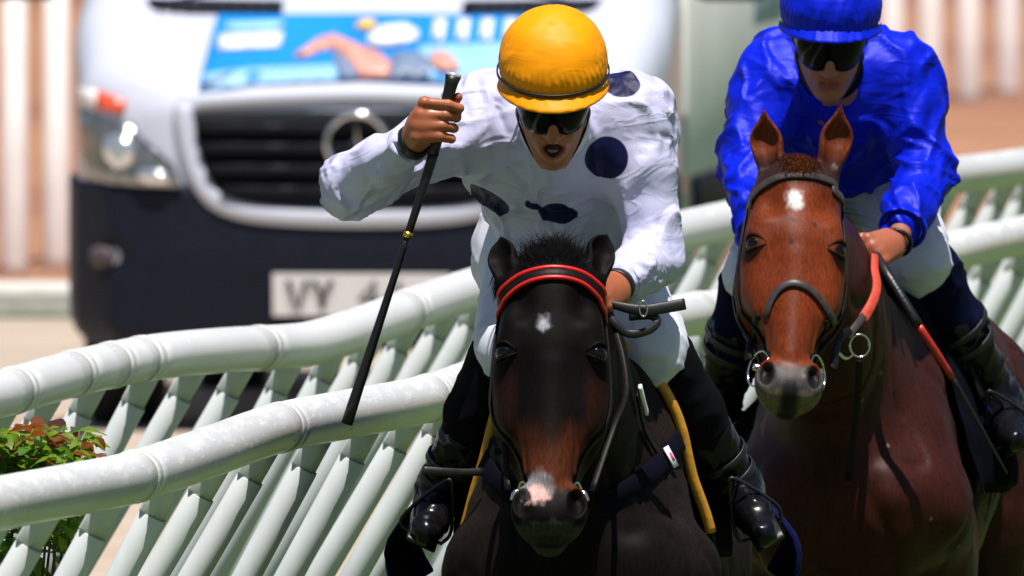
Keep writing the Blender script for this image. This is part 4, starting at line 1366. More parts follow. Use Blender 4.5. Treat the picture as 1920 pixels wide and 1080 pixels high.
def make_person(label, J, h, mouth, silkcol, skin, fists, legs_mat, opts, group='jockeys'):
    root = empty('person', J['an'][1] * .5 + J['an'][0] * .5, label, 'jockey', group)
    # -- body: one continuous skin under the clothes; face and hands at fine detail
    m = Model()
    hipc = (J['hip'][0] + J['hip'][1]) / 2
    shc = (J['sh'][0] + J['sh'][1]) / 2
    m.cap(J['neck'], h.p(0, .02, -.05), .058, .052, .03)
    m.cap(J['sh'][0], J['sh'][1], .055, .055, .05)
    m.cap(lerp(shc, hipc, .1), hipc, .12, .11, .08)
    for i in (0, 1):
        m.cap(J['sh'][i], J['el'][i], .046, .036, .03); m.cap(J['el'][i], J['wr'][i], .036, .024, .02)
        m.cap(J['hip'][i], J['kn'][i], .075, .050, .04); m.cap(J['kn'][i], J['an'][i], .047, .032, .03)
        m.cap(J['an'][i], lerp(J['an'][i], J['toe'][i], .55) + nrm(J['an'][i] - J['kn'][i]) * .012, .028, .020, .02)
        m.cap(J['hip'][i], hipc, .09, .10, .05)
    human_head(m, h, mouth)
    boxes = [(h.o - .165, h.o + .165)]
    for i in (0, 1):
        fists[i](m)
        c = J['hand'][i]
        boxes.append((c - .085, c + .085))
    parts = [surface(m, a, b, .0030) for a, b in boxes]
    allp = np.array([p for k in ('sh', 'el', 'wr', 'hand', 'hip', 'kn', 'an', 'toe') for p in J[k]] + [h.o])
    parts.append(surface(m, allp.min(0) - .18, allp.max(0) + .18, .014, inset=boxes))
    v, F = prune(*merge_sf(parts))
    L = h.loc(v)
    n1 = fbm(v, (40, 40, 40), 8, 2)
    c = np.tile(np.array(skin, float)[None, :], (len(v), 1))
    c *= (1 + .10 * n1)[:, None]
    fz = (np.abs(L) < .16).all(1)
    lipz = -.076 - mouth * .45
    d = np.sqrt((L[:, 0] / 1.5) ** 2 + ((L[:, 2] - lipz) / (.8 + mouth * 18)) ** 2)
    c = mixc(c, np.array(skin) * np.array((.85, .42, .45)), fz * (L[:, 1] < -.085) * sstep(.022, .012, d))
    if mouth > .005:
        inn = fz * sstep(1.05, .9, np.hypot(L[:, 0] / .021, (L[:, 2] - lipz) / (.010 + mouth * .45))) * (L[:, 1] > -.097) * (L[:, 1] < -.05)
        c = mixc(c, (.05, .008, .008), inn * 1.0)
    c = mixc(c, np.array(skin) * np.array((1.1, .72, .68)), fz * sstep(.030, .012, np.sqrt((np.abs(L[:, 0]) - .040) ** 2 + (L[:, 2] + .035) ** 2)) * .5 * (L[:, 1] < -.04))
    for i in (0, 1):   # redder knuckles
        dd = np.linalg.norm(v - J['hand'][i], axis=1)
        c = mixc(c, np.array(skin) * np.array((1.05, .68, .60)), sstep(.09, .06, dd) * .55)
    body = mesh('body', v, F, M['skin'], root, cols=np.clip(c, 0, 1))
    bodyb = BVHTree.FromPolygons(v.tolist(), F.tolist())
    if mouth > .005:
        P_ = [h.p(.014 * math.cos(a), -.078 - .010 * math.sin(a), -.068) for a in np.linspace(0, PI, 8)]
        strap('teeth', P_, .003, .006, M['teeth'], root)
        P_ = [h.p(.012 * math.cos(a), -.074 - .009 * math.sin(a), -.084 - mouth * .55) for a in np.linspace(0, PI, 8)]
        strap('teeth', P_, .003, .006, M['teeth'], root)
    for s in (-1, 1):
        md = Model(); cc = h.p(s * .031, -.082, .002); md.ell(cc, (.012, .012, .012))
        mesh('eye', *surface(md, cc - .016, cc + .016, .003, B=8), M['eye'], root)
    # -- silks
    s = Model()
    SH = J['sh']
    s.cap(SH[0], SH[1], .078, .078, .06)
    s.cap(lerp(shc, hipc, .12), lerp(shc, hipc, .95), .150, .135, .08)
    s.cap(lerp(SH[0], hipc, .12), lerp(SH[0], hipc, .55), .105, .11, .07)
    s.cap(lerp(SH[1], hipc, .12), lerp(SH[1], hipc, .55), .105, .11, .07)
    s.cap(J['neck'] + V(0, .02, -.01), lerp(J['neck'], h.p(0, .02, -.05), .45), .072, .062, .03)
    for i in (0, 1):
        r = opts.get('sleeve', (.074, .060, .044))
        s.cap(lerp(SH[i], shc, .15), lerp(SH[i], J['el'][i], .35), .080, r[0], .05)
        s.cap(lerp(SH[i], J['el'][i], .35), J['el'][i], r[0], r[1], .03)
        s.cap(J['el'][i], lerp(J['el'][i], J['wr'][i], .55), r[1], r[1] * .92, .03)
        s.cap(lerp(J['el'][i], J['wr'][i], .55), lerp(J['el'][i], J['wr'][i], opts.get('cuff', .93)), r[1] * .92, r[2], .02)
    pts = np.array([*SH, *J['el'], *J['wr'], hipc])
    sv, sF = surface(s, pts.min(0) - .2, pts.max(0) + .2, .0075)
    sv = wrinkle(sv, sF, opts.get('amp', .006), opts['seed'], opts.get('wsc', (11, 15, 17)))
    sb = BVHTree.FromPolygons(sv.tolist(), sF.tolist())
    spots = []
    for (px, py, r) in opts.get('spots', ()):
        p, n = cast(sb, px, py)
        if p is not None: spots.append((p, r))
    sh_o = mesh('silks', sv, sF, silk('silks_' + opts['cname'], silkcol, spots), root)
    # collar
    P_ = []
    cdir = nrm(h.p(0, .02, -.05) - J['neck'])
    cc = lerp(J['neck'], h.p(0, .02, -.05), .62)
    e1 = nrm(np.cross(cdir, V(0, 1, 0))); e2 = np.cross(cdir, e1)
    P_ = [cc + (e1 * math.cos(a) + e2 * math.sin(a) * 1.1) * .066 for a in np.linspace(0, 2 * PI, 28, endpoint=False)]
    strap('collar', P_, .014, .04, opts['collar'], sh_o, closed=True, ups=[cdir] * 28)
    # elastic cuffs
    for i in (0, 1):
        ax = nrm(J['wr'][i] - J['el'][i])
        u1 = nrm(np.cross(ax, V(.3, 1, .2))); u2 = np.cross(ax, u1)
        for (t, r, w, mm) in opts['cuffs'][i]:
            q = lerp(J['el'][i], J['wr'][i], t)
            P_ = [q + (u1 * math.cos(a) + u2 * math.sin(a)) * r for a in np.linspace(0, 2 * PI, 22, endpoint=False)]
            strap('wristband' if mm is not sh_o.data.materials[0] else 'cuff', P_, .009, w, mm or sh_o.data.materials[0], sh_o if mm is None else root, closed=True, ups=[ax] * 22)
    # -- breeches
    b = Model()
    b.cap(J['hip'][0], J['hip'][1], .125, .125, .06)
    b.cap(hipc, lerp(hipc, shc, .3), .14, .13, .06)
    kc = opts.get('kcut', .97)
    for i in (0, 1):
        b.cap(J['hip'][i], J['kn'][i], .105, .072, .05)
        b.cap(lerp(J['hip'][i], J['kn'][i], .8), J['kn'][i], .080, .074, .03)
    pts = np.array([*J['hip'], *J['kn']])
    bv_, bF_ = surface(b, pts.min(0) - .2, pts.max(0) + .2, .009)
    bv_ = wrinkle(bv_, bF_, .006, opts['seed'] + 20, (14, 14, 18))
    br = mesh('breeches', bv_, bF_, M['breeches'], root)
    # -- boots (upper legging and leather foot)
    for i in (0, 1):
        kn, an, to = J['kn'][i], J['an'][i], J['toe'][i]
        ax = nrm(an - kn)
        g = Model()
        g.cap(kn + ax * .035 + V(0, .02, 0), lerp(kn, an, .45), opts.get('calf', .084), .066, .03)
        g.cap(lerp(kn, an, .45), lerp(kn, an, .80), .066, .050, .03)
        lo = np.minimum(kn, an) - .12; hi = np.maximum(kn, an) + .12
        gv, gF = surface(g, lo, hi, .009)
        gv = wrinkle(gv, gF, .004, opts['seed'] + 40 + i, (12, 12, 22))
        lg = mesh('legging', gv, gF, legs_mat, root)
        g = Model()
        bt = opts.get('boot_top', .62)
        rtop = float(np.interp(bt, [.1, .45, .8], [.084, .066, .050])) + .007
        g.cap(lerp(kn, an, bt), an, rtop, .047, .03)
        fd = nrm(to - an)
        heel = an - fd * .035 + ax * .028
        g.cap(an, lerp(an, to, .5) + ax * .012, .046, .040, .03)
        g.cap(lerp(an, to, .5) + ax * .012, to + ax * .02, .038, .030, .03)
        g.cap(an, heel, .045, .036, .03)
        lo = np.minimum(np.minimum(kn, an), to) - .12; hi = np.maximum(np.maximum(kn, an), to) + .12
        gv, gF = surface(g, lo, hi, .008)
        gv = wrinkle(gv, gF, .005, opts['seed'] + 50 + i, (20, 20, 40))
        bo = mesh('boot', gv, gF, M['boot'], root)
        sd = nrm(np.cross(fd, ax))
        sol = [heel + ax * .032 - fd * .02, lerp(heel, to, .5) + ax * .036, to + ax * .046 + fd * .01]
        strap('sole', catmull(sol, 4), .066, .010, M['strap_black'], bo, ups=[ax] * 9)
        for t, mm in opts.get('bands', ()):
            q = lerp(kn, an, t)
            u1 = nrm(np.cross(ax, V(0, 1, .2))); u2 = np.cross(ax, u1)
            rr = float(np.interp(t, [bt - .05, bt, 1], [rtop * .9, rtop, .047])) + .004
            P_ = [q + (u1 * math.cos(a) + u2 * math.sin(a)) * rr for a in np.linspace(0, 2 * PI, 26, endpoint=False)]
            strap('boot_strap', P_, .004, .016, mm, bo, closed=True, ups=[ax] * 26)
    # -- helmet under a silk cover
    cm = silk('cap_' + opts['cname'], opts['cap'], wk=.45)
    hm = Model()
    hm.ell(h.p(0, .012, .066), (.1135, .134, .112), h.A)
    hm.plane(h.p(0, 0, .034), -h.A[2] - h.A[1] * .22, .012)
    hv, hF = surface(hm, h.o - .25, h.o + .25, .0048)
    hl = h.loc(hv)
    nn = vnormals(hv, hF)
    ang = np.arctan2(hl[:, 0], -hl[:, 1])
    seam = np.exp(-(np.sin(ang * 2) / .045) ** 2) * sstep(.01, .05, np.hypot(hl[:, 0], hl[:, 1])) * .0022
    puck = sstep(.115, .075, hl[:, 2] + hl[:, 1] * .25) * np.sin(ang * 46 + 4 * fbm(hv, (14, 14, 14), opts['seed'], 2)) * .0010
    soft = fbm(hv, (11, 11, 16), opts['seed'] + 3, 2) * .0022
    hv = hv + nn * (soft - seam + puck)[:, None]
    ho = mesh('helmet_cover', hv, hF, cm, root)
    # peak: curved sheet with thickness
    P, Fc = [], []
    na, nr = 26, 6
    for lay in (0, 1):
        for i in range(na + 1):
            a = R(-84 + 168 * i / na)
            for j in range(nr + 1):
                t = j / nr
                ext = opts.get('peak', .036) * math.cos(a * .98) ** .6 * t
                x = (.1135 + ext * .35) * math.sin(a)
                y = .010 - (.130 + ext) * math.cos(a)
                z = .078 - .014 * t - .050 * (1 - math.cos(a)) - lay * .004 + .012 * (1 - t) * 0
                P.append(h.p(x, y, z + .0016 * math.sin(a * 31) * (1 - lay)))
    row = nr + 1
    off = (na + 1) * row
    for i in range(na):
        for j in range(nr):
            q = i * row + j
            Fc += [(q, q + 1, q + row + 1, q + row), (off + q, off + q + row, off + q + row + 1, off + q + 1)]
        q = i * row + nr
        Fc.append((q, off + q, off + q + row, q + row))
    mesh('peak', P, Fc, cm, ho, fix=True)
    # button
    P_ = [h.p(.009 * math.cos(a), .0, .176 + .0) for a in np.linspace(0, 2 * PI, 12, endpoint=False)]
    md = Model(); md.ell(h.p(0, .0, .174), (.011, .011, .006), h.A)
    mesh('button', *surface(md, h.p(0, 0, .174) - .02, h.p(0, 0, .174) + .02, .003, B=8), cm, ho)
    if opts.get('band'):
        P_ = [h.p(.1165 * math.sin(a), .012 - .1365 * math.cos(a), .080 - .038 * (1 - math.cos(a))) for a in np.linspace(0, 2 * PI, 48, endpoint=False)]
        strap('band', P_, .003, .0095, M['strap_black'], ho, closed=True, ups=[h.A[2]] * 48)
    # inner helmet rim and chin straps
    P_ = [h.p(.1045 * math.sin(a), .012 - .1225 * math.cos(a), .050 - .03 * (1 - math.cos(a))) for a in np.linspace(0, 2 * PI, 40, endpoint=False)]
    strap('helmet_rim', P_, .006, .022, M['strap_black'], ho, closed=True, ups=[h.A[2]] * 40)
    for sx in (-1, 1):
        P_ = [h.p(sx * .088, .0, .012), h.p(sx * .082, -.012, -.03), h.p(sx * .070, -.020, -.075), h.p(sx * .040, -.050, -.122 - mouth), h.p(0, -.066, -.130 - mouth)]
        C_ = catmull(P_, 6)
        ups = []
        for k, q in enumerate(C_):
            loc, n_ = near(bodyb, q)
            C_[k] = loc + n_ * .004
            ups.append(n_)
        strap('chin_strap', C_, .013, .004, M['strap_black'], ho, ups=ups)
    # -- goggles
    P, Fc = [], []
    na, nz = 40, 10
    for lay in (0, 1):
        for i in range(na + 1):
            u = -1 + 2 * i / na
            a = R(80) * u
            notch = math.exp(-(u / .16) ** 2)
            z0 = -.040 + .026 * notch + .024 * max(0, abs(u) - .55) ** 1.2 / .45
            z1 = .046
            for j in range(nz + 1):
                t = j / nz
                z = z0 + (z1 - z0) * t
                bul = .006 * math.sin(PI * t) - lay * .004
                x = (.077 + bul) * math.sin(a)
                y = .006 - (.108 + bul + .006 * (1 - t)) * math.cos(a) ** .85 if abs(a) < PI / 2 - .01 else .006
                P.append(h.p(x, y + .012 * (1 - notch) * 0, z))
    row = nz + 1; off = (na + 1) * row
    for i in range(na):
        for j in range(nz):
            q = i * row + j
            Fc += [(q, q + row, q + row + 1, q + 1), (off + q, off + q + 1, off + q + row + 1, off + q + row)]
        for q in (i * row, i * row + nz):
            Fc.append((q, off + q, off + q + row, q + row))
    gg = mesh('goggles', P, Fc, M['lens'], root, fix=True)
    return root, sb, bodyb, sh_o

def head_frame(o, tilt, yaw=0.0, roll=0.0):
    ez = V(math.sin(roll), -math.sin(tilt), math.cos(tilt))
    ex = V(math.cos(yaw), math.sin(yaw), 0)
    ex = nrm(ex - nrm(ez) * ex.dot(nrm(ez)))
    return Fr(o, ex, np.cross(nrm(ez), ex), ez)

# jockey in white on the dark horse
JA = dict(neck=WA(1045, 300, .79), sh=[WA(912, 218, .80), WA(1182, 222, .80)], el=[WA(655, 348, .66), WA(1228, 478, .76)],
          wr=[WA(772, 268, .47), WA(1160, 534, .52)], hand=[WA(822, 222, .43), WA(1138, 548, .45)],
          hip=[WA(995, 470, 1.22), WA(1140, 470, 1.22)], kn=[WA(958, 655, .86), WA(1222, 658, .86)],
          an=[WA(822, 930, 1.02), WA(1385, 915, 1.02)], toe=[WA(806, 985, .86), WA(1424, 985, .86)])
hJA = head_frame(WA(1037, 169, .56), R(37))
WHIP = [WA(850, 142, .425), WA(812, 290, .425), WA(765, 440, .425), WA(650, 795, .45)]
def fistA0(m):
    wd = nrm(WHIP[1] - WHIP[0])
    whip_at = lambda py: WHIP[0] + (WHIP[1] - WHIP[0]) * ((py - 142) / 148.0)
    wr = JA['wr'][0]
    for i in range(4):
        py = 190 + 20 * i
        xk = 792 - 3 * i + (4 if i == 0 else 0)
        c = whip_at(py + 4)
        K = WA(xk, py + 2 + 2 * i, .405)
        P1 = np.array([c[0] + .004, c[1] - .026, WA(0, py + 6, .4)[2]])
        P2 = np.array([c[0] + .028, c[1] - .008, WA(0, py + 11, .4)[2]])
        T = np.array([c[0] + .014, c[1] + .020, WA(0, py + 12, .4)[2]])
        if i == 0:
            P2 = WA(862, 203, .405); T = WA(858, 212, .43)
        m.cap(wr + (K - wr) * .35, K, .018, .0120, .014)
        m.cap(K, P1, .0112, .0102, .005); m.cap(P1, P2, .0102, .0092, .004); m.cap(P2, T, .0090, .0078, .004)
        m.ell(K + V(-.001, -.003, 0), (.0118, .0118, .0110), None, .006)
    m.cap(wr, WA(798, 236, .425), .026, .034, .02)
    m.cap(WA(798, 236, .435), WA(805, 210, .44), .030, .024, .02)
    m.cap(WA(808, 225, .455), WA(842, 205, .455), .018, .013, .012)
    m.cap(WA(842, 205, .455), WA(859, 182, .432), .0120, .0098, .006)
fistA1 = lambda m: fist(m, JA['hand'][1], V(-.55, -.75, -.15), V(.1, .1, 1), V(.55, -.6, .3))
stock = M['white_cuff']
JAroot, sbA, bbA, silksA = make_person(
    'jockey in white silks with navy spots and yellow cap raising a whip', JA, hJA, .022, (.57, .565, .80), (.38, .135, .058), [fistA0, fistA1], M['black_leg'],
    dict(seed=2, cname='white', cap=(.95, .33, .0), band=True, collar=stock, spots=[(1137, 296, .046), (1165, 150, .042), (914, 376, .050), (1046, 398, .042), (1000, 384, .018)],
         cuffs=[[(.93, .040, .022, None), (1.04, .034, .024, M['strap_black'])], [(.93, .042, .022, None), (1.06, .034, .022, M['strap_black'])]],
         bands=[(.78, M['strap_black']), (.9, M['strap_black'])], amp=.0085))
# jockey in blue
JB = dict(neck=WB(1562, 185, .88), sh=[WB(1448, 152, .92), WB(1684, 142, .92)], el=[WB(1402, 300, .82), WB(1738, 320, .86)],
          wr=[WB(1432, 468, .55), WB(1682, 452, .60)], hand=[WB(1450, 500, .48), WB(1652, 466, .54)],
          hip=[WB(1545, 318, 1.36), WB(1655, 322, 1.36)], kn=[WB(1420, 520, .98), WB(1722, 490, .98)],
          an=[WB(1345, 760, 1.16), WB(1872, 752, 1.20)], toe=[WB(1322, 815, 1.02), WB(1892, 812, 1.0)])
hJB = head_frame(WB(1556, 62, .66), R(30), 0, R(1.5))
fistB0 = lambda m: fist(m, JB['hand'][0], V(.5, -.75, -.3), V(.1, .1, 1), V(-.6, -.6, .3))
fistB1 = lambda m: fist(m, JB['hand'][1], V(-.62, -.70, -.25), V(.05, .15, 1), V(.45, -.70, .45))
JBroot, sbB, bbB, silksB = make_person(
    'jockey in plain royal blue silks and blue cap crouched over the bay', JB, hJB, 0.0, (.0, .012, .60), (.36, .125, .065), [fistB0, fistB1], M['legging'],
    dict(seed=7, cname='blue', cap=(.0, .014, .62), collar=M['legging'], cuffs=[[(.80, .050, .02, None)], [(.80, .050, .02, None), (1.02, .033, .008, M['strap_black'])]],
         cuff=.78, sleeve=(.078, .066, .052), boot_top=.44, bands=[(.45, M['strap_black']), (.56, M['strap_black'])], amp=.012, peak=.026))

# ------------------------------------------------------------------ tack, whips
M['leather'] = mat('dark_leather', (0.007, 0.005, 0.005), 0.5, spec=0.15, var=0.25, vscale=50, bump=0.08, bscale=90)
M['leather_grey'] = mat('worn_leather', (0.045, 0.035, 0.035), 0.45, var=0.25, vscale=50, bump=0.08, bscale=90)
M['red_strap'] = mat('red_strap', (0.62, 0.012, 0.010), 0.4, var=0.12, vscale=80)
M['rubber_red'] = mat('red_rubber_rein', (0.50, 0.05, 0.022), 0.6, var=0.2, vscale=60, bump=0.2, bscale=120)
M['steel'] = mat('bit_steel', (0.8, 0.78, 0.74), 0.2, metal=1.0)
M['navy_cloth'] = mat('navy_saddlecloth', (0.004, 0.006, 0.05), 0.85, spec=0.05, var=0.2, vscale=25, bump=0.15, bscale=40)
M['black_cloth'] = mat('black_pad', (0.003, 0.003, 0.008), 0.85, spec=0.05, var=0.2, vscale=25)
M['yellow'] = mat('yellow_piping', (0.58, 0.27, 0.02), 0.55, var=0.2, vscale=40, bump=0.1)
M['whip_black'] = mat('whip_grip', (0.006, 0.006, 0.008), 0.4, bump=0.15, bscale=150)
M['whip_red'] = mat('whip_red', (0.42, 0.02, 0.012), 0.4, var=0.15, vscale=50)
M['gold'] = mat('whip_gold', (0.75, 0.5, 0.08), 0.3, metal=1)
M['silver'] = mat('silver_cap', (0.75, 0.76, 0.80), 0.25, metal=.6)
M['pink'] = mat('pink_mark', (0.7, 0.05, 0.2), 0.5)

def on_head(bvh, pts, WF, dy, off=.004, n=7, ymin=None):
    """pixel path laid on the animal's skin (pixels that miss are snapped to the nearest skin)"""
    P, U = [], []
    for q in catmull([V(p[0], p[1], p[2] if len(p) > 2 else dy) for p in pts], n):
        p, nn = cast(bvh, q[0], q[1], off)
        if p is None or (ymin is not None and p[1] < ymin) or abs(nn[1]) < .12 or (len(pts[0]) > 2 and abs(p[1] - WF(q[0], q[1], q[2])[1]) > .12):
            p, nn = near(bvh, WF(q[0], q[1], q[2]), off)
        P.append(p); U.append(nn)
    P = np.array(P); U = np.array(U)
    for _ in range(3):
        P[1:-1] = .5 * P[1:-1] + .25 * (P[2:] + P[:-2]); U[1:-1] = .5 * U[1:-1] + .25 * (U[2:] + U[:-2])
    return P, U

def hs(h, bvh, loc, off=.004, n=6):
    """path in head coordinates snapped to the skin"""
    P, U = [], []
    for q in catmull([V(*p) for p in loc], n):
        p, nn = near(bvh, h.p(*q), off)
        P.append(p); U.append(nn)
    P = np.array(P); U = np.array(U)
    for _ in range(2):
        P[1:-1] = .5 * P[1:-1] + .25 * (P[2:] + P[:-2])
    return P, U
def ring(c, e1, e2, r1, r2, n=28):
    return [c + nrm(e1) * r1 * math.cos(a) + nrm(e2) * r2 * math.sin(a) for a in np.linspace(0, 2 * PI, n, endpoint=False)]

# ---- bridle of the dark horse
brA = empty('bridle', hA.p(0, 0, 0), 'black bridle with red-edged browband on the dark horse', 'bridle', 'bridles')
pb = [(930, 592, .26), (934, 572, .20), (952, 548, .12), (985, 524, .10), (1035, 513, .09), (1085, 521, .10), (1118, 545, .12), (1136, 572, .20), (1140, 592, .26)]
P, U = on_head(bvhA, pb, WA, .12, .005)
strap('browband', P, .024, .006, M['leather'], brA, ups=U)
for sg in (-1, 1):
    T = np.gradient(P, axis=0)
    sd = np.array([nrm(np.cross(t, u)) for t, u in zip(T, U)])
    strap('browband_edge', P + sd * .0125 * sg + U * .0015, .0085, .009, M['red_strap'], brA, ups=U)
for s in (-1, 1):
    P, U = hs(hA, bvhA, [(s * .06, .16, .02), (s * .115, .14, -.06), (s * .125, .13, -.14), (s * .122, .13, -.26), (s * .10, .12, -.38), (s * .072, .10, -.475)])
    strap('cheekpiece', P, .016, .005, M['leather'], brA, ups=U)
    P, U = hs(hA, bvhA, [(s * .115, .145, -.06), (s * .12, .20, -.16), (s * .08, .26, -.27), (0, .27, -.30)])
    strap('throatlatch', P, .012, .005, M['leather'], brA, ups=U)
    c, u = near(bvhA, hA.p(s * .072, .10, -.48), .012)
    tube('bit_ring', ring(c, hA.A[2], hA.A[1] + s * .4 * hA.A[0], .027, .027), .0028, M['steel'], brA, n=8, closed=True)
    q = [c, c + hA.A[0] * s * .012 + hA.A[2] * .006, c + hA.A[0] * s * .018 - hA.A[2] * .012]
    tube('bit_mouthpiece', catmull(q, 4), .007, M['steel'], brA, n=8)
# reins run from the bit to the hands
rA = [hA.p(.085, .11, -.47), WA(1150, 800, .16), WA(1172, 742, .28), WA(1168, 680, .36), WA(1150, 610, .42), WA(1139, 562, .43)]
strap('rein', catmull(rA, 7), .013, .004, M['leather'], brA, ups=[V(-.3, -1, .2)] * 36)
rA = [hA.p(-.085, .11, -.47), WA(944, 820, .14), WA(930, 740, .26), WA(960, 640, .42), WA(1060, 580, .48), WA(1128, 556, .46)]
strap('rein', catmull(rA, 7), .013, .004, M['leather'], brA, ups=[V(-.3, -1, .2)] * 36)
# gathered spare rein and its buckle beside the hand
q = catmull([WA(1136, 566, .41), WA(1160, 574, .41), WA(1205, 582, .41), WA(1250, 576, .42), WA(1284, 570, .43)], 6)
strap('rein_end', q, lambda t: .012 + .012 * min(1, t * 2), .012, M['strap_black'], brA, ups=[V(0, -1, .1)] * len(q))
q = catmull([WA(1138, 580, .42), WA(1152, 606, .41), WA(1180, 626, .41), WA(1215, 620, .41), WA(1232, 604, .415), WA(1220, 592, .42), WA(1180, 594, .43)], 6)
strap('rein_loop', q, .017, .009, M['strap_black'], brA, ups=[V(0, -1, .1)] * len(q))
q = ring(WA(1206, 579, .398), V(1, 0, 0), V(0, 0, 1), .008, .016, 20)
tube('buckle', q, .0022, M['steel'], brA, n=6, closed=True)

# ---- bridle of the bay
brB = empty('bridle', hB.p(0, 0, 0), 'dark leather bridle with noseband and bit ring on the bay', 'bridle', 'bridles')
pb = [(1408, 392, .24), (1414, 372, .18), (1432, 350, .10), (1462, 334, .08), (1500, 330, .07), (1540, 336, .08), (1572, 352, .10), (1594, 376, .18), (1604, 398, .24)]
P, U = on_head(bvhB, pb, WB, .10, .005)
strap('browband', P, .019, .006, M['leather_grey'], brB, ups=U)
pn = [(1438, 612, .10), (1440, 585, .06), (1450, 560, .02), (1466, 540, -.02), (1488, 532, -.03), (1512, 540, -.02), (1534, 560, .02), (1552, 586, .06), (1562, 604, .10)]
P, U = on_head(bvhB, pn, WB, .05, .005)
strap('noseband', P, .016, .006, M['leather_grey'], brB, ups=U)
for s in (-1, 1):
    for dyy, w in ((.12, .015), (.155, .012)):
        P, U = hs(hB, bvhB, [(s * .06, dyy + .04, .02), (s * .125, dyy + .02, -.06), (s * .135, dyy, -.14), (s * .135, dyy, -.26), (s * .105, dyy, -.36), (s * .070, dyy - .03, -.47)], .005)
        strap('cheekpiece', P, w, .005, M['leather'], brB, ups=U)
    P, U = hs(hB, bvhB, [(s * .115, .15, -.06), (s * .125, .21, -.16), (s * .08, .27, -.27), (0, .28, -.30)])
    strap('throatlatch', P, .012, .005, M['leather'], brB, ups=U)
    P, U = hs(hB, bvhB, [(s * .06, .06, -.36), (s * .085, .11, -.37), (s * .06, .17, -.38), (0, .20, -.39)])
    strap('noseband_side', P, .014, .005, M['leather'], brB, ups=U)
    c, u = near(bvhB, hB.p(s * .074, .10, -.475), .012)
    c = c + V(s * .010, 0, 0)
    tube('bit_ring', ring(c, hB.A[2], hB.A[1] + s * .55 * hB.A[0], .040, .040), .0026, M['steel'], brB, n=8, closed=True)
    q = [c - hB.A[0] * s * .02, c + hB.A[0] * s * .012 + hB.A[2] * .004]
    tube('bit_mouthpiece', catmull(q, 4), .008, M['steel'], brB, n=8)
cR = hB.p(.105, .13, -.45)
q = catmull([cR, WB(1572, 640, .14), WB(1594, 618, .20)], 6)
strap('rein', q, .017, .005, M['leather'], brB, ups=[V(.4, -1, .2)] * len(q))
q = catmull([WB(1590, 632, .19), WB(1604, 612, .22), WB(1620, 592, .27)], 6)
strap('rein', q, .016, .005, M['leather_grey'], brB, ups=[V(.3, -1, .2)] * len(q))
q = catmull([WB(1618, 598, .27), WB(1636, 566, .31), WB(1644, 536, .36), WB(1640, 505, .42), WB(1640, 478, .47)], 6)
strap('rubber_grip', q, lambda t: .024 - .007 * t, .006, M['rubber_red'], brB, ups=[V(.3, -1, .1)] * len(q))
q = catmull([hB.p(-.09, .12, -.45), WB(1420, 560, .2), WB(1425, 520, .36), WB(1448, 500, .46)], 6)
strap('rein', q, .018, .005, M['leather'], brB, ups=[V(-.3, -1, .1)] * len(q))
tube('martingale_ring', ring(WB(1612, 648, .22), V(1, .2, 0), V(0, 0, 1), .022, .025), .0022, M['steel'], brB, n=8, closed=True)
q = catmull([WB(1600, 664, .22), WB(1585, 672, .22), WB(1572, 662, .2)], 5)
tube('martingale_link', q, .004, M['steel'], brB, n=8)
q = catmull([WB(1612, 676, .23), WB(1606, 760, .32), WB(1590, 900, .45)], 6)
strap('martingale_strap', q, .016, .005, M['leather'], brB, ups=[V(0, -1, .1)] * len(q))

# ---- saddles, saddlecloths
def drape(b, bvh, y0, y1, th0, th1, off, flare, ny_=14, nt=44, slope=0.0):
    G = np.zeros((ny_ + 1, nt + 1, 3))
    for i in range(ny_ + 1):
        for j in range(nt + 1):
            th = th0 + (th1 - th0) * j / nt
            y = y0 + (y1 - y0) * i / ny_ + slope * abs(th) / R(100)
            d = b.A[0] * math.sin(th) + b.A[2] * math.cos(th)
            c = b.p(0, y, 1.16)
            hit = bvh.ray_cast(Vector(c + d * .75), Vector(-d))
            p = np.array(hit[0]) if hit[0] is not None else c + d * .3
            fl = flare * sstep(R(62), R(104), abs(th))
            G[i, j] = p + d * (off + .25 * fl) + b.A[0] * np.sign(th) * fl + V(0, 0, .006 * math.sin(9 * th + 5 * y))
    return G
def cloth(name, G, mt, parent, thick=.006):
    a, c = G.shape[:2]
    v = np.concatenate([G.reshape(-1, 3), (G - V(0, 0, thick)).reshape(-1, 3)])
    f, o = [], a * c
    for i in range(a - 1):
        for j in range(c - 1):
            q = i * c + j
            f += [(q, q + 1, q + c + 1, q + c), (o + q, o + q + c, o + q + c + 1, o + q + 1)]
    for j in range(c - 1):
        for i in (0, a - 1):
            q = i * c + j; f.append((q, q + 1, o + q + 1, o + q))
    for i in range(a - 1):
        for j in (0, c - 1):
            q = i * c + j; f.append((q, q + c, o + q + c, o + q))
    return mesh(name, v, f, mt, parent, fix=True)
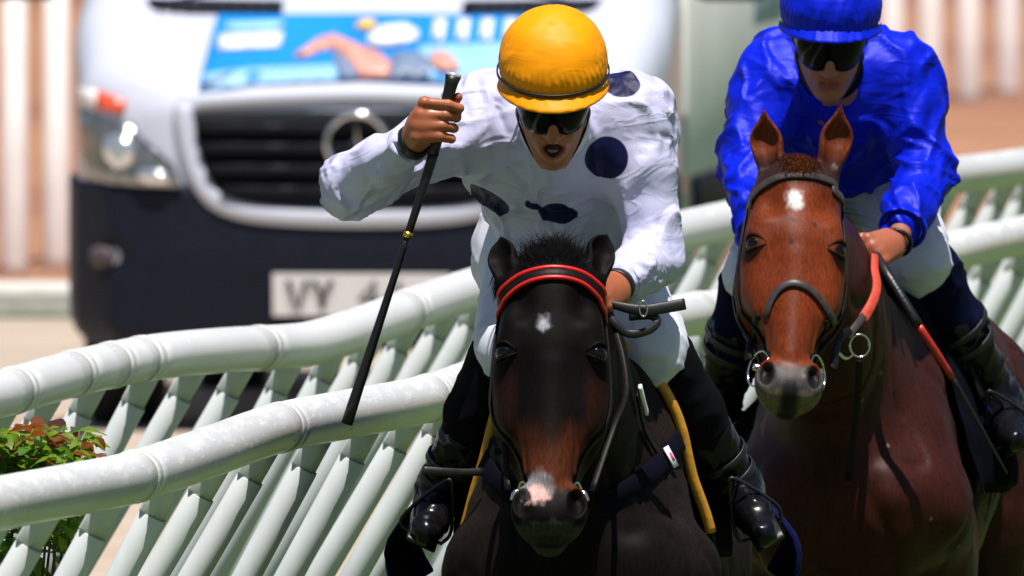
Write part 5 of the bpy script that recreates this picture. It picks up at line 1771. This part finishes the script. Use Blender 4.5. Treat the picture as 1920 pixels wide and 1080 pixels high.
def saddle(label_c, label_s, b, bvh, J, trim, iron):
    G = drape(b, bvh, -.06, .62, R(-104), R(104), .020, .012, slope=.10)
    sc_ = empty('saddle_cloth', b.p(0, .3, 1.5), label_c, 'saddlecloth', 'saddlecloths')
    co = cloth('pad', G, M['black_cloth'], sc_)
    if trim is not None:
        E_ = G[0].copy()
        for _ in range(6):
            E_[1:-1] = .5 * E_[1:-1] + .25 * (E_[2:] + E_[:-2])
        tube('piping', catmull(E_[2:-2:2], 4), .0120, trim, sc_, n=10)
    G2 = drape(b, bvh, .16, .80, R(-118), R(118), .034, .12, slope=.06)
    cloth('number_cloth', G2, M['navy_cloth'], sc_)
    sd = empty('saddle', b.p(0, .25, 1.5), label_s, 'saddle', 'racing saddles')
    G3 = drape(b, bvh, .17, .60, R(-60), R(60), .040, .0, slope=.0)
    m_ = cloth('seat', G3, M['leather'], sd, .016)
    for i, s in enumerate((-1, 1)):
        an, to = J['an'][i], J['toe'][i]
        ax = nrm(an - J['kn'][i]); fd = nrm(to - an)
        c = lerp(an, to, .55) + ax * .012
        side = nrm(np.cross(fd, ax))
        top = c - ax * .085
        pts = [c + ax * .048 + side * .044, c + ax * .048 - side * .044, c + ax * .01 - side * .050, top - side * .010, top + side * .010, c + ax * .01 + side * .050]
        C_ = catmull(pts + pts[:1], 5)[:-1]
        tube('stirrup', C_, .0040, iron, sd, n=8, closed=True)
        anc = near(bvh, b.p(s * .26, .22, 1.25), .05)[0]
        q = catmull([anc, lerp(anc, top, .5) + b.A[0] * s * .02, top], 6)
        strap('stirrup_leather', q, .018, .004, M['leather'], sd, ups=[b.A[0] * s] * len(q))
    gth = [b.p(0, .14, 1.16) + (b.A[0] * math.sin(t) + b.A[2] * math.cos(t)) * .6 for t in np.linspace(R(90), R(270), 25)]
    Gp, Gu = [], []
    for q in gth:
        c = b.p(0, .14, 1.16)
        hit = bvh.ray_cast(Vector(q), Vector(nrm(c - q)))
        Gp.append(np.array(hit[0]) + nrm(q - c) * .008 if hit[0] is not None else c); Gu.append(nrm(q - c))
    strap('girth', Gp, .09, .006, M['navy_cloth'], sd, ups=Gu)
    return sc_, sd, G
scA, sdA, GA = saddle('dark saddlecloth with yellow piping on the dark horse', 'black racing saddle under the jockey in white', bA, bvhA, JA, M['yellow'], M['strap_black'])
scB, sdB, GB = saddle('plain navy saddlecloth without piping on the bay', 'black racing saddle under the jockey in blue', bB, bvhB, JB, None, M['strap_black'])
# breast girth of the dark horse with its small maker's patch
bg = empty('breast_girth', bA.p(0, -.3, 1.1), 'black breast strap with small pink and white patch on dark horse', 'strap')
def on_chest(pts, off, dy=.55):
    P, U = [], []
    for q in catmull([V(*p, 0) for p in pts], 6):
        p, nn = cast(bvhA, q[0], q[1], off)
        if p is None or p[1] < YA + .38:
            p, nn = near(bvhA, WA(q[0], q[1], dy), off)
        P.append(p); U.append(nn)
    P, U = np.array(P), np.array(U)
    for _ in range(4):
        P[1:-1] = .5 * P[1:-1] + .25 * (P[2:] + P[:-2]); U[1:-1] = .5 * U[1:-1] + .25 * (U[2:] + U[:-2])
    return P, U
P, U = on_chest([(1290, 800), (1262, 836), (1232, 872), (1190, 905), (1130, 940), (1060, 955), (990, 940), (940, 905), (915, 868), (902, 830)], .010)
strap('strap', P, .042, .006, M['black_cloth'], bg, ups=U)
P2, U2 = on_chest([(1186, 738), (1194, 780), (1206, 820), (1238, 868)], .010)
strap('neck_strap', P2, .020, .006, M['leather'], bg, ups=U2)
P3, U3 = on_chest([(1184, 726), (1190, 752), (1197, 778)], .018)
strap('fleece_tab', P3, .016, .008, M['white_cuff'], bg, ups=U3)
pc, pn_ = cast(bvhA, 1245, 866, .020)
if pc is not None:
    q = [pc + V(-.012, 0, .022), pc + V(.010, 0, -.020)]
    pt = strap('patch', q, .026, .003, M['white_cuff'], bg, ups=[pn_, pn_])
    q = [pc + V(-.006, 0, .008) + pn_ * .003, pc + V(.003, 0, -.008) + pn_ * .003]
    strap('patch_mark', q, .011, .002, M['pink'], pt, ups=[pn_, pn_])
pc, pn_ = cast(bvhA, 1276, 812, .022)
if pc is not None:
    tube('buckle', ring(pc, V(1, 0, .6), V(-.6, 0, 1), .016, .012, 18), .003, M['steel'], bg, n=6, closed=True)
q = catmull([WA(905, 884, .60), WA(870, 886, .58), WA(830, 884, .56), WA(792, 881, .55)], 5)
strap('strap_end', q, .016, .009, M['strap_black'], bg, ups=[V(0, -1, .2)] * len(q))

# ---- whips
wA = empty('whip', WHIP[0], 'long black whip raised by the jockey in white', 'whip', 'whips')
C_ = catmull(WHIP, 10)
tube('grip', C_[:11], lambda t: .0135 - .002 * t + .004 * max(0, .12 - t) / .12, M['whip_black'], wA)
tube('shaft', C_[10:21], lambda t: .0112 - .003 * t, M['whip_black'], wA)
tube('flap', C_[20:], lambda t: .0070 + .0055 * t ** 1.5, M['whip_black'], wA)
d = nrm(WHIP[1] - WHIP[0])
tube('end_cap', [WHIP[0] - d * .006, WHIP[0] + d * .004], .0165, M['silver'], wA)
d2 = nrm(C_[21] - C_[19])
tube('ferrule', [C_[20] - d2 * .006, C_[20] + d2 * .006], .0098, M['gold'], wA)
WB_ = [WB(1640, 478, .50), WB(1668, 522, .42), WB(1722, 610, .38), WB(1785, 708, .42), WB(1888, 888, .55)]
wB = empty('whip', WB_[0], 'whip with red shaft hanging down the shoulder of the bay', 'whip', 'whips')
C_ = catmull(WB_, 8)
tube('grip', C_[:17], lambda t: .0125 - .001 * t, M['whip_black'], wB)
tube('shaft', C_[16:25], lambda t: .0095 - .002 * t, M['whip_red'], wB)
tube('lash', C_[24:], lambda t: .0062 - .0035 * t, M['whip_black'], wB)
